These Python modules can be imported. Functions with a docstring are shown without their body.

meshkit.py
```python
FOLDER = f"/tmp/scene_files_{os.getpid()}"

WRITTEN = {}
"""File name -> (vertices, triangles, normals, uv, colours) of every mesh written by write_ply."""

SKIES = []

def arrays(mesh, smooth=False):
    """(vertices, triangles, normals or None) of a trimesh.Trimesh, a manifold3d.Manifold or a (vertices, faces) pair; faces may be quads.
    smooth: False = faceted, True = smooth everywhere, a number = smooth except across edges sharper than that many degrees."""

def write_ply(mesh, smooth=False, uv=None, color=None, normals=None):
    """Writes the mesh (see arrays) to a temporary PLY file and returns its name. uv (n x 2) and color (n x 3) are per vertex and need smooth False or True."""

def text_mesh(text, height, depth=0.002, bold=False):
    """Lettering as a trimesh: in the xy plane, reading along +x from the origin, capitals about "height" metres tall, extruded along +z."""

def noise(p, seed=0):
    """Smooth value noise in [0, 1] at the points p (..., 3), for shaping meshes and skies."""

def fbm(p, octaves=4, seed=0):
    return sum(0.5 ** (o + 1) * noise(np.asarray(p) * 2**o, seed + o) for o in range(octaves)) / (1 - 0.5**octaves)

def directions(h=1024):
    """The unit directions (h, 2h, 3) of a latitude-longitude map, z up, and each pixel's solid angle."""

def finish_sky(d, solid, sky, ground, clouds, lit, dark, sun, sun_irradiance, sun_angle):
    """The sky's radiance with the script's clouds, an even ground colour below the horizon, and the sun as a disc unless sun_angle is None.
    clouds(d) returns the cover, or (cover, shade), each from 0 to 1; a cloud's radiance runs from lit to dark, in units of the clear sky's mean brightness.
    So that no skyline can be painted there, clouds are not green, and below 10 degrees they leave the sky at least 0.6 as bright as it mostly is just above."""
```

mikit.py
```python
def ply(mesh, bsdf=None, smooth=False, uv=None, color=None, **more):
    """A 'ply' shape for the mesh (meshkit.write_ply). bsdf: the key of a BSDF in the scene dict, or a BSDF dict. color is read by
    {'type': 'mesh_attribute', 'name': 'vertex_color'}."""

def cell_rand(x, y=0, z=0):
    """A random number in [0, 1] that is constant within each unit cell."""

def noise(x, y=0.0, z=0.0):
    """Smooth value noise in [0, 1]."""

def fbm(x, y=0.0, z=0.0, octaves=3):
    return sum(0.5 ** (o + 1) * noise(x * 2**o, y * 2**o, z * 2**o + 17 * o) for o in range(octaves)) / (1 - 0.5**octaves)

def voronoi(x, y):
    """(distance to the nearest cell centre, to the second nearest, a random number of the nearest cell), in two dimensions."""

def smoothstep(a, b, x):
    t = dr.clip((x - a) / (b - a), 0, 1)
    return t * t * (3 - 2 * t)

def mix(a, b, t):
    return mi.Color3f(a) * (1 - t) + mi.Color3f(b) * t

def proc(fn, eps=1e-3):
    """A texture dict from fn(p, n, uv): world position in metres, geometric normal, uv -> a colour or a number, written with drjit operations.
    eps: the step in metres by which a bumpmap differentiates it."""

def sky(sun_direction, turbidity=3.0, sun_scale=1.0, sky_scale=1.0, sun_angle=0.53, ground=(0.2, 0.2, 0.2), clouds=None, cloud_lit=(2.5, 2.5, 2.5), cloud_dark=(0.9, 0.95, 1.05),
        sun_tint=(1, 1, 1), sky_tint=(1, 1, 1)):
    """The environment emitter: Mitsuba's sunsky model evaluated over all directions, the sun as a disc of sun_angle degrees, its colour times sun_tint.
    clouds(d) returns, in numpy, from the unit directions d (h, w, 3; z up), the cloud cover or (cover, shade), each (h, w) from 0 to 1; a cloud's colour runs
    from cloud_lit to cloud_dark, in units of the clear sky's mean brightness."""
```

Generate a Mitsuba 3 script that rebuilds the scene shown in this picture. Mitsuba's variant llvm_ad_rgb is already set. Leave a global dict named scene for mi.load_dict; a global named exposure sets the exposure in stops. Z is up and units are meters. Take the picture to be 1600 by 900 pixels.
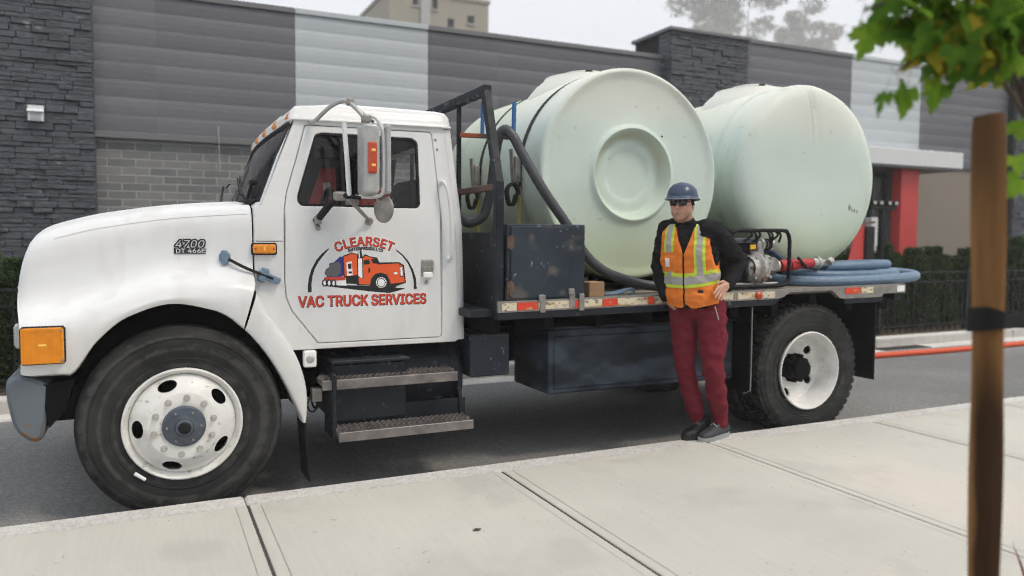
import math, random
import numpy as np, trimesh, manifold3d as m3, drjit as dr, mitsuba as mi, mikit, meshkit
from shapely.geometry import Polygon, LineString, Point, box as sbox, MultiPolygon
from shapely import affinity
from shapely.ops import unary_union
from mikit import ply, proc, noise, fbm, voronoi, cell_rand, smoothstep, mix
T = mi.ScalarTransform4f
random.seed(7); np.random.seed(7)
rng = np.random.default_rng(11)
scene, labels = {}, {}

# ---------------------------------------------------------------- camera, sky, exposure
CAM = np.array([-0.1606, -4.3340, 1.4791])
FWD = np.array([0.42419882, 0.90342365, -0.06229815]); UPV = np.array([0.02165112, 0.05865673, 0.99804339])
scene['camera'] = {'type': 'thinlens', 'fov': math.degrees(2 * math.atan(800 / 1216.97)), 'fov_axis': 'x',
                   'aperture_radius': 0.0105, 'focus_distance': 4.5, 'near_clip': 0.05, 'far_clip': 2000.0,
                   'to_world': T().look_at(origin=CAM.tolist(), target=(CAM + FWD).tolist(), up=UPV.tolist())}
scene['sky_light'] = mikit.sky([0.42, -0.55, 0.95], turbidity=3, sun_scale=0.3, sun_angle=13, sun_tint=(.96, 1, 1.06), clouds=lambda d: np.ones(d.shape[:-1]),
                         cloud_lit=(2.50, 2.62, 2.80), cloud_dark=(2.0, 2.0, 2.0), ground=(0.2, 0.2, 0.2))
exposure = 2.12

# ---------------------------------------------------------------- keys and labels
_count = {}
def key_of(name, parent=None):
    k = f'{parent}__{name}' if parent else name
    n = _count.get(k, 0); _count[k] = n + 1
    return k if n == 0 else f'{k}_{n:03d}'
def lab(key, label=None, cat=None, group=None, kind=None):
    d = labels.setdefault(key, {})
    for a, b in (('label', label), ('category', cat), ('group', group), ('kind', kind)):
        if b: d[a] = b
    return key
def thing(name, label, cat, group=None):
    k = key_of(name); return lab(k, label, cat, group)
def put(name, mesh, mat, parent=None, smooth=False, label=None, cat=None, group=None, kind=None, **kw):
    k = key_of(name, parent)
    assert k not in scene, k
    scene[k] = ply(mesh, mat, smooth, **kw)
    if label or cat or group or kind: lab(k, label, cat, group, kind)
    return k

# ---------------------------------------------------------------- mesh helpers
def tm(m):
    if isinstance(m, m3.Manifold):
        q = m.to_mesh(); return trimesh.Trimesh(np.array(q.vert_properties[:, :3]), np.array(q.tri_verts), process=False)
    return m
def cat(*ms):
    return trimesh.util.concatenate([tm(m) for m in ms])
def mani(t):
    t = t.copy(); t.merge_vertices(digits_vertex=6)
    return m3.Manifold(m3.Mesh(np.asarray(t.vertices, np.float32), np.asarray(t.faces, np.uint32)))
def box(x0, x1, y0, y1, z0, z1, ch=0.0):
    if ch <= 0:
        b = trimesh.creation.box((x1 - x0, y1 - y0, z1 - z0)); b.apply_translation(((x0 + x1) / 2, (y0 + y1) / 2, (z0 + z1) / 2)); return b
    c = min(ch, (x1 - x0) / 2.01, (y1 - y0) / 2.01, (z1 - z0) / 2.01)
    P = []
    for X, sx in ((x0, 1), (x1, -1)):
        for Y, sy in ((y0, 1), (y1, -1)):
            for Z, sz in ((z0, 1), (z1, -1)):
                P += [(X, Y + sy * c, Z + sz * c), (X + sx * c, Y, Z + sz * c), (X + sx * c, Y + sy * c, Z)]
    return tm(m3.Manifold.hull_points(np.array(P)))
def hull(P): return tm(m3.Manifold.hull_points(np.array(P, float)))
def rbox(x0, x1, y0, y1, z0, z1, r, seg=12):
    s = m3.Manifold.sphere(r, seg)
    return tm(m3.Manifold.batch_hull([s.translate((x, y, z)) for x in (x0 + r, x1 - r) for y in (y0 + r, y1 - r) for z in (z0 + r, z1 - r)]))
def spline(P, n=8, closed=False):
    P = np.asarray(P, float); m = len(P)
    out = []
    for i in range(m if closed else m - 1):
        g = (lambda j: P[j % m]) if closed else (lambda j: P[min(max(j, 0), m - 1)])
        a, b, c, d = g(i - 1), g(i), g(i + 1), g(i + 2)
        for t in np.linspace(0, 1, n, endpoint=False):
            out.append(0.5 * (2 * b + (c - a) * t + (2 * a - 5 * b + 4 * c - d) * t * t + (3 * b - a - 3 * c + d) * t ** 3))
    if not closed: out.append(P[-1])
    return np.array(out)
def tube(P, r, seg=10, closed=False, caps=True):
    P = np.asarray(P, float); n = len(P)
    R = np.broadcast_to(np.asarray(r, float), (n,))
    tan = np.gradient(P, axis=0) if not closed else np.roll(P, -1, 0) - np.roll(P, 1, 0)
    tan /= np.linalg.norm(tan, axis=1, keepdims=True) + 1e-12
    u = np.cross(tan[0], [0, 0, 1] if abs(tan[0][2]) < .9 else [1, 0, 0]); u /= np.linalg.norm(u)
    V = []; a = np.arange(seg) / seg * 2 * np.pi
    for i in range(n):
        u = u - tan[i] * (u @ tan[i]); u /= np.linalg.norm(u); w = np.cross(tan[i], u)
        V.append(P[i] + R[i] * (np.cos(a)[:, None] * u + np.sin(a)[:, None] * w))
    V = np.vstack(V); F = []
    for i in range(n if closed else n - 1):
        j = (i + 1) % n
        for k in range(seg):
            l = (k + 1) % seg
            F += [(i * seg + k, i * seg + l, j * seg + l), (i * seg + k, j * seg + l, j * seg + k)]
    if caps and not closed:
        V = np.vstack([V, P[0], P[-1]]); c0, c1 = len(V) - 2, len(V) - 1
        for k in range(seg):
            l = (k + 1) % seg
            F += [(c0, l, k), (c1, (n - 1) * seg + k, (n - 1) * seg + l)]
    return trimesh.Trimesh(V, F, process=False)
def rod(a, b, r, seg=10): return tube([a, b], r, seg)
def bar(a, b, w, h, up=(0, 0, 1)):
    """square section bar from a to b"""
    a, b = np.array(a, float), np.array(b, float); d = (b - a) / np.linalg.norm(b - a)
    u = np.array(up, float); u -= d * (u @ d)
    if np.linalg.norm(u) < 1e-3: u = np.array([1., 0, 0]); u -= d * (u @ d)
    u /= np.linalg.norm(u); s = np.cross(d, u)
    c = min(w, h) * .12; P = []
    for e in (a, b):
        for i, j in ((1, 1), (1, -1), (-1, -1), (-1, 1)):
            P += [e + s * i * (w / 2 - c) + u * j * h / 2, e + s * i * w / 2 + u * j * (h / 2 - c)]
    return hull(P)
def lathe(prof, seg=64, axis='y', at=(0, 0, 0)):
    """prof: (radius, height) ; axis y: height along +y"""
    prof = np.asarray(prof, float); n = len(prof); a = np.arange(seg) / seg * 2 * np.pi
    V = np.zeros((n, seg, 3))
    V[..., 0] = prof[:, :1] * np.cos(a); V[..., 1] = prof[:, :1] * np.sin(a); V[..., 2] = prof[:, 1:]
    V = V.reshape(-1, 3); F = []
    for i in range(n - 1):
        for k in range(seg):
            l = (k + 1) % seg
            F += [(i * seg + k, i * seg + l, (i + 1) * seg + l), (i * seg + k, (i + 1) * seg + l, (i + 1) * seg + k)]
    t = trimesh.Trimesh(V, F, process=False)
    if axis == 'y': t.vertices = np.stack([t.vertices[:, 0], t.vertices[:, 2], t.vertices[:, 1]], 1); t.faces = t.faces[:, ::-1]
    if axis == 'x': t.vertices = np.stack([t.vertices[:, 2], t.vertices[:, 0], t.vertices[:, 1]], 1)
    t.apply_translation(at); return t
def extrude_y(poly, y0, y1):
    """polygon in (x,z) extruded from y0 to y1"""
    ms = []
    for g in getattr(poly, 'geoms', [poly]):
        if g.is_empty or g.area < 1e-9: continue
        t = trimesh.creation.extrude_polygon(g, y1 - y0, engine='earcut')
        v = np.array(t.vertices); t = trimesh.Trimesh(np.stack([v[:, 0], y0 + v[:, 2], v[:, 1]], 1), t.faces[:, ::-1], process=False); ms.append(t)
    return cat(*ms)
def extrude_z(poly, z0, z1):
    ms = []
    for g in getattr(poly, 'geoms', [poly]):
        if g.is_empty or g.area < 1e-9: continue
        t = trimesh.creation.extrude_polygon(g, z1 - z0, engine='earcut'); t.apply_translation((0, 0, z0)); ms.append(t)
    return cat(*ms)
def extrude_x(poly, x0, x1):
    """polygon in (y,z)"""
    t = extrude_z(poly, x0, x1); v = np.array(t.vertices)
    t.vertices = np.stack([v[:, 2], v[:, 0], v[:, 1]], 1); return t
def loft(S, closed=False, cap0=False, cap1=False):
    S = np.asarray(S, float); n, m = S.shape[:2]; V = S.reshape(-1, 3); F = []
    for i in range(n - 1):
        for k in range(m if closed else m - 1):
            l = (k + 1) % m
            F += [(i * m + k, i * m + l, (i + 1) * m + l), (i * m + k, (i + 1) * m + l, (i + 1) * m + k)]
    V = list(V)
    for c, i in ((cap0, 0), (cap1, n - 1)):
        if c:
            V.append(S[i].mean(0)); q = len(V) - 1
            for k in range(m if closed else m - 1):
                l = (k + 1) % m; F.append((q, i * m + l, i * m + k) if i == 0 else (q, i * m + k, i * m + l))
    return trimesh.Trimesh(np.array(V), F, process=False)
def resample(P, n):
    P = np.asarray(P, float); s = np.r_[0, np.cumsum(np.linalg.norm(np.diff(P, axis=0), axis=1))]
    t = np.linspace(0, s[-1], n); return np.stack([np.interp(t, s, P[:, k]) for k in range(P.shape[1])], 1)
def skin(poly, g, thick=0.03, ch=0.004, cell=0.07):
    """sheet-metal panel: polygon (x,z), outer face at y=g(x,z), chamfered rim, returns towards +y"""
    ms = []
    for pg in getattr(poly, 'geoms', [poly]):
        inner = pg.buffer(-ch, join_style=2)
        x0, z0, x1, z1 = inner.bounds
        for a in np.arange(x0, x1, cell):
            for b in np.arange(z0, z1, cell):
                c = inner.intersection(sbox(a, b, a + cell, b + cell))
                for h in getattr(c, 'geoms', [c]):
                    if h.geom_type != 'Polygon' or h.area < 1e-8: continue
                    v, f = trimesh.creation.triangulate_polygon(h, engine='earcut')
                    w = np.stack([v[:, 0], g(v[:, 0], v[:, 1]), v[:, 1]], 1); t = trimesh.Trimesh(w, f, process=False)
                    if (t.face_normals[:, 1] * t.area_faces).sum() > 0: t.invert()
                    ms.append(t)
        for ring, hole in [(pg.exterior, False)] + [(r, True) for r in pg.interiors]:
            R = np.array(ring.coords)[:-1]
            q = Polygon(R); qi = q.buffer(ch if hole else -ch, join_style=2)
            L = []
            for p0 in R:   # inset vertex: nearest on inset ring
                d = qi.exterior.project(Point(p0)); L.append(np.array(qi.exterior.interpolate(d).coords[0]))
            L = np.array(L)
            def ring3(P, dy): return np.stack([P[:, 0], g(P[:, 0], P[:, 1]) + dy, P[:, 1]], 1)
            S = [ring3(L, 0), ring3(R, ch), ring3(R, thick)]
            n = len(R); V = np.vstack(S); F = []
            for i in range(2):
                for k in range(n):
                    l = (k + 1) % n; F += [(i * n + k, i * n + l, (i + 1) * n + l), (i * n + k, (i + 1) * n + l, (i + 1) * n + k)]
            ms.append(trimesh.Trimesh(V, F, process=False))
    t = cat(*ms); t.merge_vertices(digits_vertex=5); return t
def mirror_y(t, yc):
    t = t.copy(); v = np.array(t.vertices); v[:, 1] = 2 * yc - v[:, 1]; return trimesh.Trimesh(v, t.faces[:, ::-1], process=False)
def rounded(pts, r, q=6):
    return Polygon(pts).buffer(-r, join_style=2).buffer(r, quad_segs=q)
def text_poly(text, h, bold=True):
    t = meshkit.text_mesh(text, h, 0.002, bold)
    up = t.face_normals[:, 2] > .9
    tris = [Polygon(t.vertices[f][:, :2]) for f in t.faces[up]]
    return unary_union([p.buffer(1e-5) for p in tris if p.area > 0])

# ---------------------------------------------------------------- materials
def mat(name, base, rough=.5, metallic=0., spec=.5, cc=0., bump=None, two=True, **kw):
    b = {'type': 'principled', 'base_color': {'type': 'rgb', 'value': list(base)} if not callable(base) else proc(base),
         'roughness': proc(rough) if callable(rough) else rough, 'metallic': metallic, 'specular': spec}
    if cc: b |= {'clearcoat': cc, 'clearcoat_gloss': .9}
    b |= kw
    if bump: b = {'type': 'bumpmap', 'arbitrary': proc(bump[0], bump[2] if len(bump) > 2 else 1e-3), 'scale': bump[1], 'bsdf': b}
    if two: b = {'type': 'twosided', 'bsdf': b}
    scene[name] = b; return name

def f_white(p, n, uv):
    d = fbm(p.x * 3, p.y * 3, p.z * 3); low = smoothstep(1.15, .55, p.z)
    s = fbm(p.x * 22, p.z * 5, p.y * 9); c = mix((.70, .715, .725), (.62, .62, .605), .35 * d)
    c = mix(c, (.46, .43, .38), low * (.25 + .6 * d) * .6)
    c = mix(c, (.52, .51, .48), smoothstep(.52, .78, fbm(p.x * 9, p.y * 9, p.z * 1.8)) * .28)
    return mix(c, (.45, .43, .40), smoothstep(.72, .85, s) * (.15 + .3 * low))
mat('white_paint', f_white, lambda p, n, uv: .20 + .25 * fbm(p.x * 4, p.y * 4, p.z * 4), cc=.6, bump=(lambda p, n, uv: fbm(p.x * 3.1, p.y * 3.1, p.z * 3.1, octaves=2), .007, 4e-3))
def f_black(p, n, uv):
    d = fbm(p.x * 5, p.y * 5, p.z * 5); s = fbm(p.x * 26, p.y * 26, p.z * 26)
    c = mix((.004, .0055, .009), (.018, .024, .033), d)
    c = mix(c, (.14, .14, .14), smoothstep(.66, .8, s) * smoothstep(.4, .7, d) * .8)
    return mix(c, (.075, .05, .035), smoothstep(.72, .84, fbm(p.x * 9 + 3, p.y * 9, p.z * 9)) * .5)
mat('black_steel', f_black, lambda p, n, uv: .38 + .3 * fbm(p.x * 12, p.y * 12, p.z * 12), spec=.3, bump=(lambda p, n, uv: fbm(p.x * 60, p.y * 60, p.z * 60), .0015))
def f_box(p, n, uv):
    d = fbm(p.x * 3 + 7, p.y * 5, p.z * 3); s = fbm(p.x * 45, p.y * 45, p.z * 30, octaves=4); e = fbm(p.x * 9, p.y * 9, p.z * 9)
    c = mix((.010, .016, .027), (.040, .054, .072), d)
    c = mix(c, (.42, .42, .42), smoothstep(.65, .73, s) * smoothstep(.50, .64, e) * .6)
    return mix(c, (.13, .115, .095), smoothstep(.64, .8, fbm(p.x * 7 + 9, p.y * 7, p.z * 7)) * .6)
mat('scuffed_steel', f_box, lambda p, n, uv: .35 + .25 * fbm(p.x * 8, p.y * 8, p.z * 8), spec=.3, bump=(lambda p, n, uv: fbm(p.x * 14, p.y * 14, p.z * 14), .004))
mat('box_paint', lambda p, n, uv: mix((.005, .009, .016), (.042, .060, .085), smoothstep(.35, .8, fbm(p.x * 4, p.y * 4, p.z * 7, octaves=5))), lambda p, n, uv: .35 + .3 * fbm(p.x * 8, p.y * 8, p.z * 8), spec=.3, bump=(lambda p, n, uv: fbm(p.x * 10, p.y * 10, p.z * 10), .004))
mat('seam_black', (.008, .008, .009), .8)
mat('under_black', (.004, .004, .0045), .8, spec=.12)
def tyre_r(p):
    x = dr.select(p.x > 2, p.x - 4.40, p.x); return dr.sqrt(x * x + dr.square(p.z - .492)), x
def f_tyre(p, n, uv):
    r, x = tyre_r(p); d = fbm(p.x * 7, p.y * 9, p.z * 7); ring = noise(r * 75, 3.3); scuff = fbm(p.x * 24, p.y * 24, p.z * 24, octaves=4)
    c = mix((.008, .0085, .009), (.030, .031, .031), smoothstep(.3, .8, d) * .7 + .3 * ring)
    return mix(c, (.07, .069, .066), smoothstep(.50, .75, .5 * scuff + .5 * noise(r * 45, x * 2.2, p.y * 9)) * .6)
mat('tyre_rubber', f_tyre, lambda p, n, uv: .5 + .3 * fbm(p.x * 9, p.y * 9, p.z * 9), spec=.3, bump=(lambda p, n, uv: .6 * fbm(p.x * 50, p.y * 50, p.z * 50) + .7 * noise(tyre_r(p)[0] * 110, 1.5), .0016))
def f_rim(p, n, uv):
    d = fbm(p.x * 11, p.y * 11, p.z * 11); s = fbm(p.x * 35, p.y * 35, p.z * 35)
    return mix(mix((.72, .72, .70), (.52, .50, .46), smoothstep(.4, .85, d) * .6), (.25, .2, .15), smoothstep(.68, .8, s) * .5)
mat('wheel_white', f_rim, .38)
mat('hub_steel', lambda p, n, uv: mix((.045, .06, .085), (.14, .16, .19), fbm(p.x * 20, p.y * 20, p.z * 20)), .38, .5)
mat('steel_bright', (.52, .51, .49), .32, .85)
mat('steel_dull', lambda p, n, uv: mix((.20, .19, .18), (.42, .40, .37), fbm(p.x * 25, p.y * 25, p.z * 25)), .45, .6)
mat('mirror_grey', lambda p, n, uv: mix((.36, .37, .365), (.52, .525, .51), fbm(p.x * 22, p.y * 22, p.z * 22)), .36, .3)
mat('rubber_black', (.008, .008, .009), .55, spec=.25)
mat('amber_lens', lambda p, n, uv: mix((.62, .17, .008), (.86, .33, .02), .5 * fbm(p.x * 35, p.y * 35, p.z * 35) + .5 * noise(p.x * 420, 1.5)), .16, cc=.7, bump=(lambda p, n, uv: dr.sin(p.x * 700), .0006, 4e-4))
mat('amber_hot', (.95, .62, .12), .2)  # lighter amber, paints the glint of a bulb on the lamp lenses
mat('red_lens', (.50, .06, .02), .2, cc=.5)
def f_bumper(p, n, uv):
    d = fbm(p.x * 5, p.y * 5, p.z * 5); s = fbm(p.x * 22, p.y * 22, p.z * 22)
    low = smoothstep(.58, .46, p.z)
    return mix(mix((.095, .12, .145), (.16, .185, .21), d), (.20, .11, .055), smoothstep(.52, .6, s * .6 + low * .30))
mat('bumper_paint', f_bumper, .35, .2)
mat('mirror_glass', (.6, .6, .6), .04, 1.)
scene['window_glass'] = {'type': 'thindielectric', 'int_ior': 1.28}
mat('cab_red', (.55, .035, .03), .55)
mat('cab_dark', (.010, .009, .009), .8, spec=.2)
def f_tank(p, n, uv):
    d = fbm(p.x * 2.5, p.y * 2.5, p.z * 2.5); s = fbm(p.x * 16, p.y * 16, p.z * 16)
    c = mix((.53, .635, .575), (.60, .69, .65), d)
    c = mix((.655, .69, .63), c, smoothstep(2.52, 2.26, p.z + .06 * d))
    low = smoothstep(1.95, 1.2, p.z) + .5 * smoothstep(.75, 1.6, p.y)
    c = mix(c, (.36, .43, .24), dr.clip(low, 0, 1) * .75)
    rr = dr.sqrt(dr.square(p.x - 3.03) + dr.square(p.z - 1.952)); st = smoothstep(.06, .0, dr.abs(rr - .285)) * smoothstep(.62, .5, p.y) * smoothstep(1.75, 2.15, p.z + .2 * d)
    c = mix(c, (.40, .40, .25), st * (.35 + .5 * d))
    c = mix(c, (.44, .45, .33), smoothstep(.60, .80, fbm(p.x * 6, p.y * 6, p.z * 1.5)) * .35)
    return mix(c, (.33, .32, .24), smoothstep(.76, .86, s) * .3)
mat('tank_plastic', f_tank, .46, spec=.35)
mat('tank_cover', (.66, .67, .62), .5)
mat('strap_black', (.02, .02, .02), .7)
mat('strap_yellow', (.42, .40, .08), .6)
mat('hose_grey', (.055, .06, .068), .42)
mat('hose_blue', lambda p, n, uv: mix((.070, .125, .21), (.14, .22, .315), fbm(p.x * 9, p.y * 9, p.z * 9)), .38)
mat('hose_navy', (.03, .045, .09), .4)
mat('pole_blue', (.03, .13, .33), .5)
mat('pole_rust', lambda p, n, uv: mix((.30, .07, .02), (.06, .045, .04), smoothstep(1.86, 1.93, p.x)), .6)
mat('block_wood', lambda p, n, uv: mix((.20, .12, .065), (.32, .20, .11), fbm(p.x * 8, p.y * 40, p.z * 40)), .75)
def f_deckw(p, n, uv):
    return mix((.10, .085, .07), (.24, .21, .17), fbm(p.x * 4, p.y * 40, p.z * 40))
mat('deck_wood', f_deckw, .8)
def f_tapew(p, n, uv):
    d = fbm(p.x * 14, p.y * 5, p.z * 40); s = fbm(p.x * 40, p.y, p.z * 50)
    return mix(mix((.62, .56, .42), (.50, .36, .17), smoothstep(.45, .75, d)), (.10, .09, .08), smoothstep(.60, .75, s) * .8)
mat('tape_white', f_tapew, .45)
mat('tape_red', lambda p, n, uv: mix((.62, .05, .02), (.5, .25, .15), smoothstep(.6, .75, fbm(p.x * 40, p.y, p.z * 40))), .45)
mat('grip_steel', lambda p, n, uv: mix((.10, .095, .10), (.32, .29, .28), fbm(p.x * 18, p.y * 18, p.z * 18)), .4, .55)
mat('decal_red', (.55, .055, .03), .4)
mat('decal_orange', (.72, .10, .025), .4)
mat('decal_black', (.012, .012, .014), .4)
mat('decal_white', (.82, .82, .82), .4)
mat('decal_grey', (.12, .12, .13), .4)
mat('decal_blue', (.03, .035, .22), .4)
mat('latch_blue', lambda p, n, uv: mix((.07, .15, .26), (.20, .26, .31), fbm(p.x * 50, p.y * 50, p.z * 50)), .5)
mat('silver', (.62, .62, .60), .3, .8)
mat('aluminium', lambda p, n, uv: mix((.42, .41, .38), (.66, .65, .62), fbm(p.x * 40, p.y * 40, p.z * 40)), .35, .7)
mat('fitting_red', (.45, .03, .035), .3, .3)
mat('sticker_yellow', (.75, .42, .03), .5)
mat('rust_paint', lambda p, n, uv: mix((.05, .04, .036), (.16, .085, .06), fbm(p.x * 20, p.y * 20, p.z * 20)), .7)
mat('reflector_yellow', (.50, .42, .03), .4)

# ---------------------------------------------------------------- setting materials
def f_asph(p, n, uv):
    d = fbm(p.x * .7, p.y * .7); g = noise(p.x * 160, p.y * 160); g2 = noise(p.x * 60, p.y * 60)
    c = mix((.150, .151, .150), (.235, .235, .228), smoothstep(0, 1, d))
    c = c * (.72 + .56 * g * g2 + .1 * g)
    return mix(c, (.20, .20, .19), smoothstep(.86, .95, g) * smoothstep(.5, .8, g2) * .6)
mat('asphalt', f_asph, .8, bump=(lambda p, n, uv: noise(p.x * 130, p.y * 130) + noise(p.x * 55, p.y * 55), .0035))
def f_conc(p, n, uv):
    d = fbm(p.x * 1.1, p.y * 1.1, octaves=4); st = fbm(p.x * 90 + 3 * noise(p.x * 3, p.y * 3), p.y * 5); sp = noise(p.x * 75, p.y * 75)
    pk = fbm(p.x * .8 + 11, p.y * .8 + 4)
    c = mix((.410, .400, .358), (.505, .495, .443), d)
    c = mix(c, (.56, .49, .44), smoothstep(.55, .8, pk) * .45)
    c = c * (.965 + .07 * st)
    c = mix(c, (.30, .29, .26), smoothstep(.60, .85, fbm(p.x * 2.7, p.y * 2.7, octaves=5)) * .28)
    return mix(c, (.16, .15, .13), smoothstep(.945, .98, sp) * smoothstep(.42, .7, noise(p.x * 6, p.y * 6)) * .8)
mat('concrete', f_conc, .82, bump=(lambda p, n, uv: fbm(p.x * 110, p.y * 8) + .8 * noise(p.x * 170, p.y * 170), .0006))
mat('kerb_concrete', lambda p, n, uv: mix((.42, .41, .385), (.54, .53, .50), fbm(p.x * 5, p.y * 9, p.z * 9)) * (.85 + .3 * noise(p.x * 90, p.y * 90)), .85)
mat('joint_dark', (.05, .046, .04), .9)
mat('soil', lambda p, n, uv: mix((.035, .028, .02), (.085, .065, .045), fbm(p.x * 14, p.y * 14, octaves=4)), .95, bump=(lambda p, n, uv: fbm(p.x * 30, p.y * 30), .02))
def f_stone(p, n, uv):
    r = cell_rand(p.z * 15.5, p.x * 3.1); d = fbm(p.x * 16, p.y * 16, p.z * 24); w = fbm(p.x * 5, p.y * 5, p.z * 7 + 5)
    c = mix((.026, .030, .039), (.105, .115, .138), d * .75 + r * .3)
    return mix(c, (.33, .34, .36), smoothstep(.66, .84, w) * smoothstep(.5, .68, d) * .8)
mat('ledgestone', f_stone, .65, bump=(lambda p, n, uv: fbm(p.x * 26, p.y * 26, p.z * 40), .012))
mat('stone_joint', (.012, .013, .015), .9)
for nm, a, b in (('brick_grey', (.15, .152, .156), (.195, .197, .20)), ('brick_grey_dark', (.13, .132, .136), (.175, .177, .181)), ('brick_grey_pale', (.175, .177, .18), (.22, .222, .225))):
    mat(nm, (lambda a, b: lambda p, n, uv: mix(a, b, fbm(p.x * 13, p.y * 13, p.z * 13)))(a, b), .8)
mat('mortar', (.36, .36, .355), .9)
def f_slat(a, b):
    return lambda p, n, uv: mix(a, b, .7 * cell_rand((p.z - 2.74) / .2075, dr.floor(p.x * .22)) + .4 * fbm(p.x * .8, p.z * 3))
mat('siding_grey', f_slat((.108, .111, .127), (.152, .156, .176)), .5)
mat('siding_pale', f_slat((.41, .45, .48), (.48, .52, .545)), .5)
mat('coping', (.15, .15, .16), .5)
mat('canopy_white', (.62, .64, .65), .5)
mat('wall_beige', (.24, .21, .175), .8)
mat('column_red', (.50, .05, .045), .5)
mat('window_dark', (.012, .014, .017), .12, spec=.3)
mat('vent_white', (.70, .73, .75), .4)
mat('fence_black', (.008, .008, .009), .5, spec=.3)
mat('orange_hose', (.62, .085, .025), .5)
mat('grate_iron', (.05, .042, .036), .6, .4)
mat('tower_beige', (.33, .31, .255), .85)
mat('tower_grey', (.42, .42, .43), .85)

# ================================================================ SETTING
def sheet(x0, x1, y0, y1, z, n=1):
    return trimesh.Trimesh([(x0, y0, z), (x1, y0, z), (x1, y1, z), (x0, y1, z)], [(0, 1, 2), (0, 2, 3)], process=False)
put('ground', cat(sheet(-300, 400, 3.5, 300, -.012), sheet(-300, 400, -300, -.2, -.012)), 'soil', kind='structure')
put('road', sheet(-60, 90, -.2, 3.5, 0), 'asphalt', kind='structure')
# near kerb, cast in long stones
K = 'kerb'
edges = [-9.0, -5.7, -2.72, .275, 3.22, 6.2, 9.2, 12.2, 15.2]
scene[K] = ply(sheet(-60, 90, -.255, -.108, .104), 'joint_dark'); lab(K, kind='structure')
for a, b in zip(edges, edges[1:]):
    put('stone', box(a + .003, b - .003, -.262, -.105, -.05, .130, .012), 'kerb_concrete', K)
put('stone', cat(box(-60, edges[0] - .003, -.262, -.105, -.05, .13, .012), box(edges[-1] + .003, 90, -.262, -.105, -.05, .13, .012)), 'kerb_concrete', K)
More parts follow.
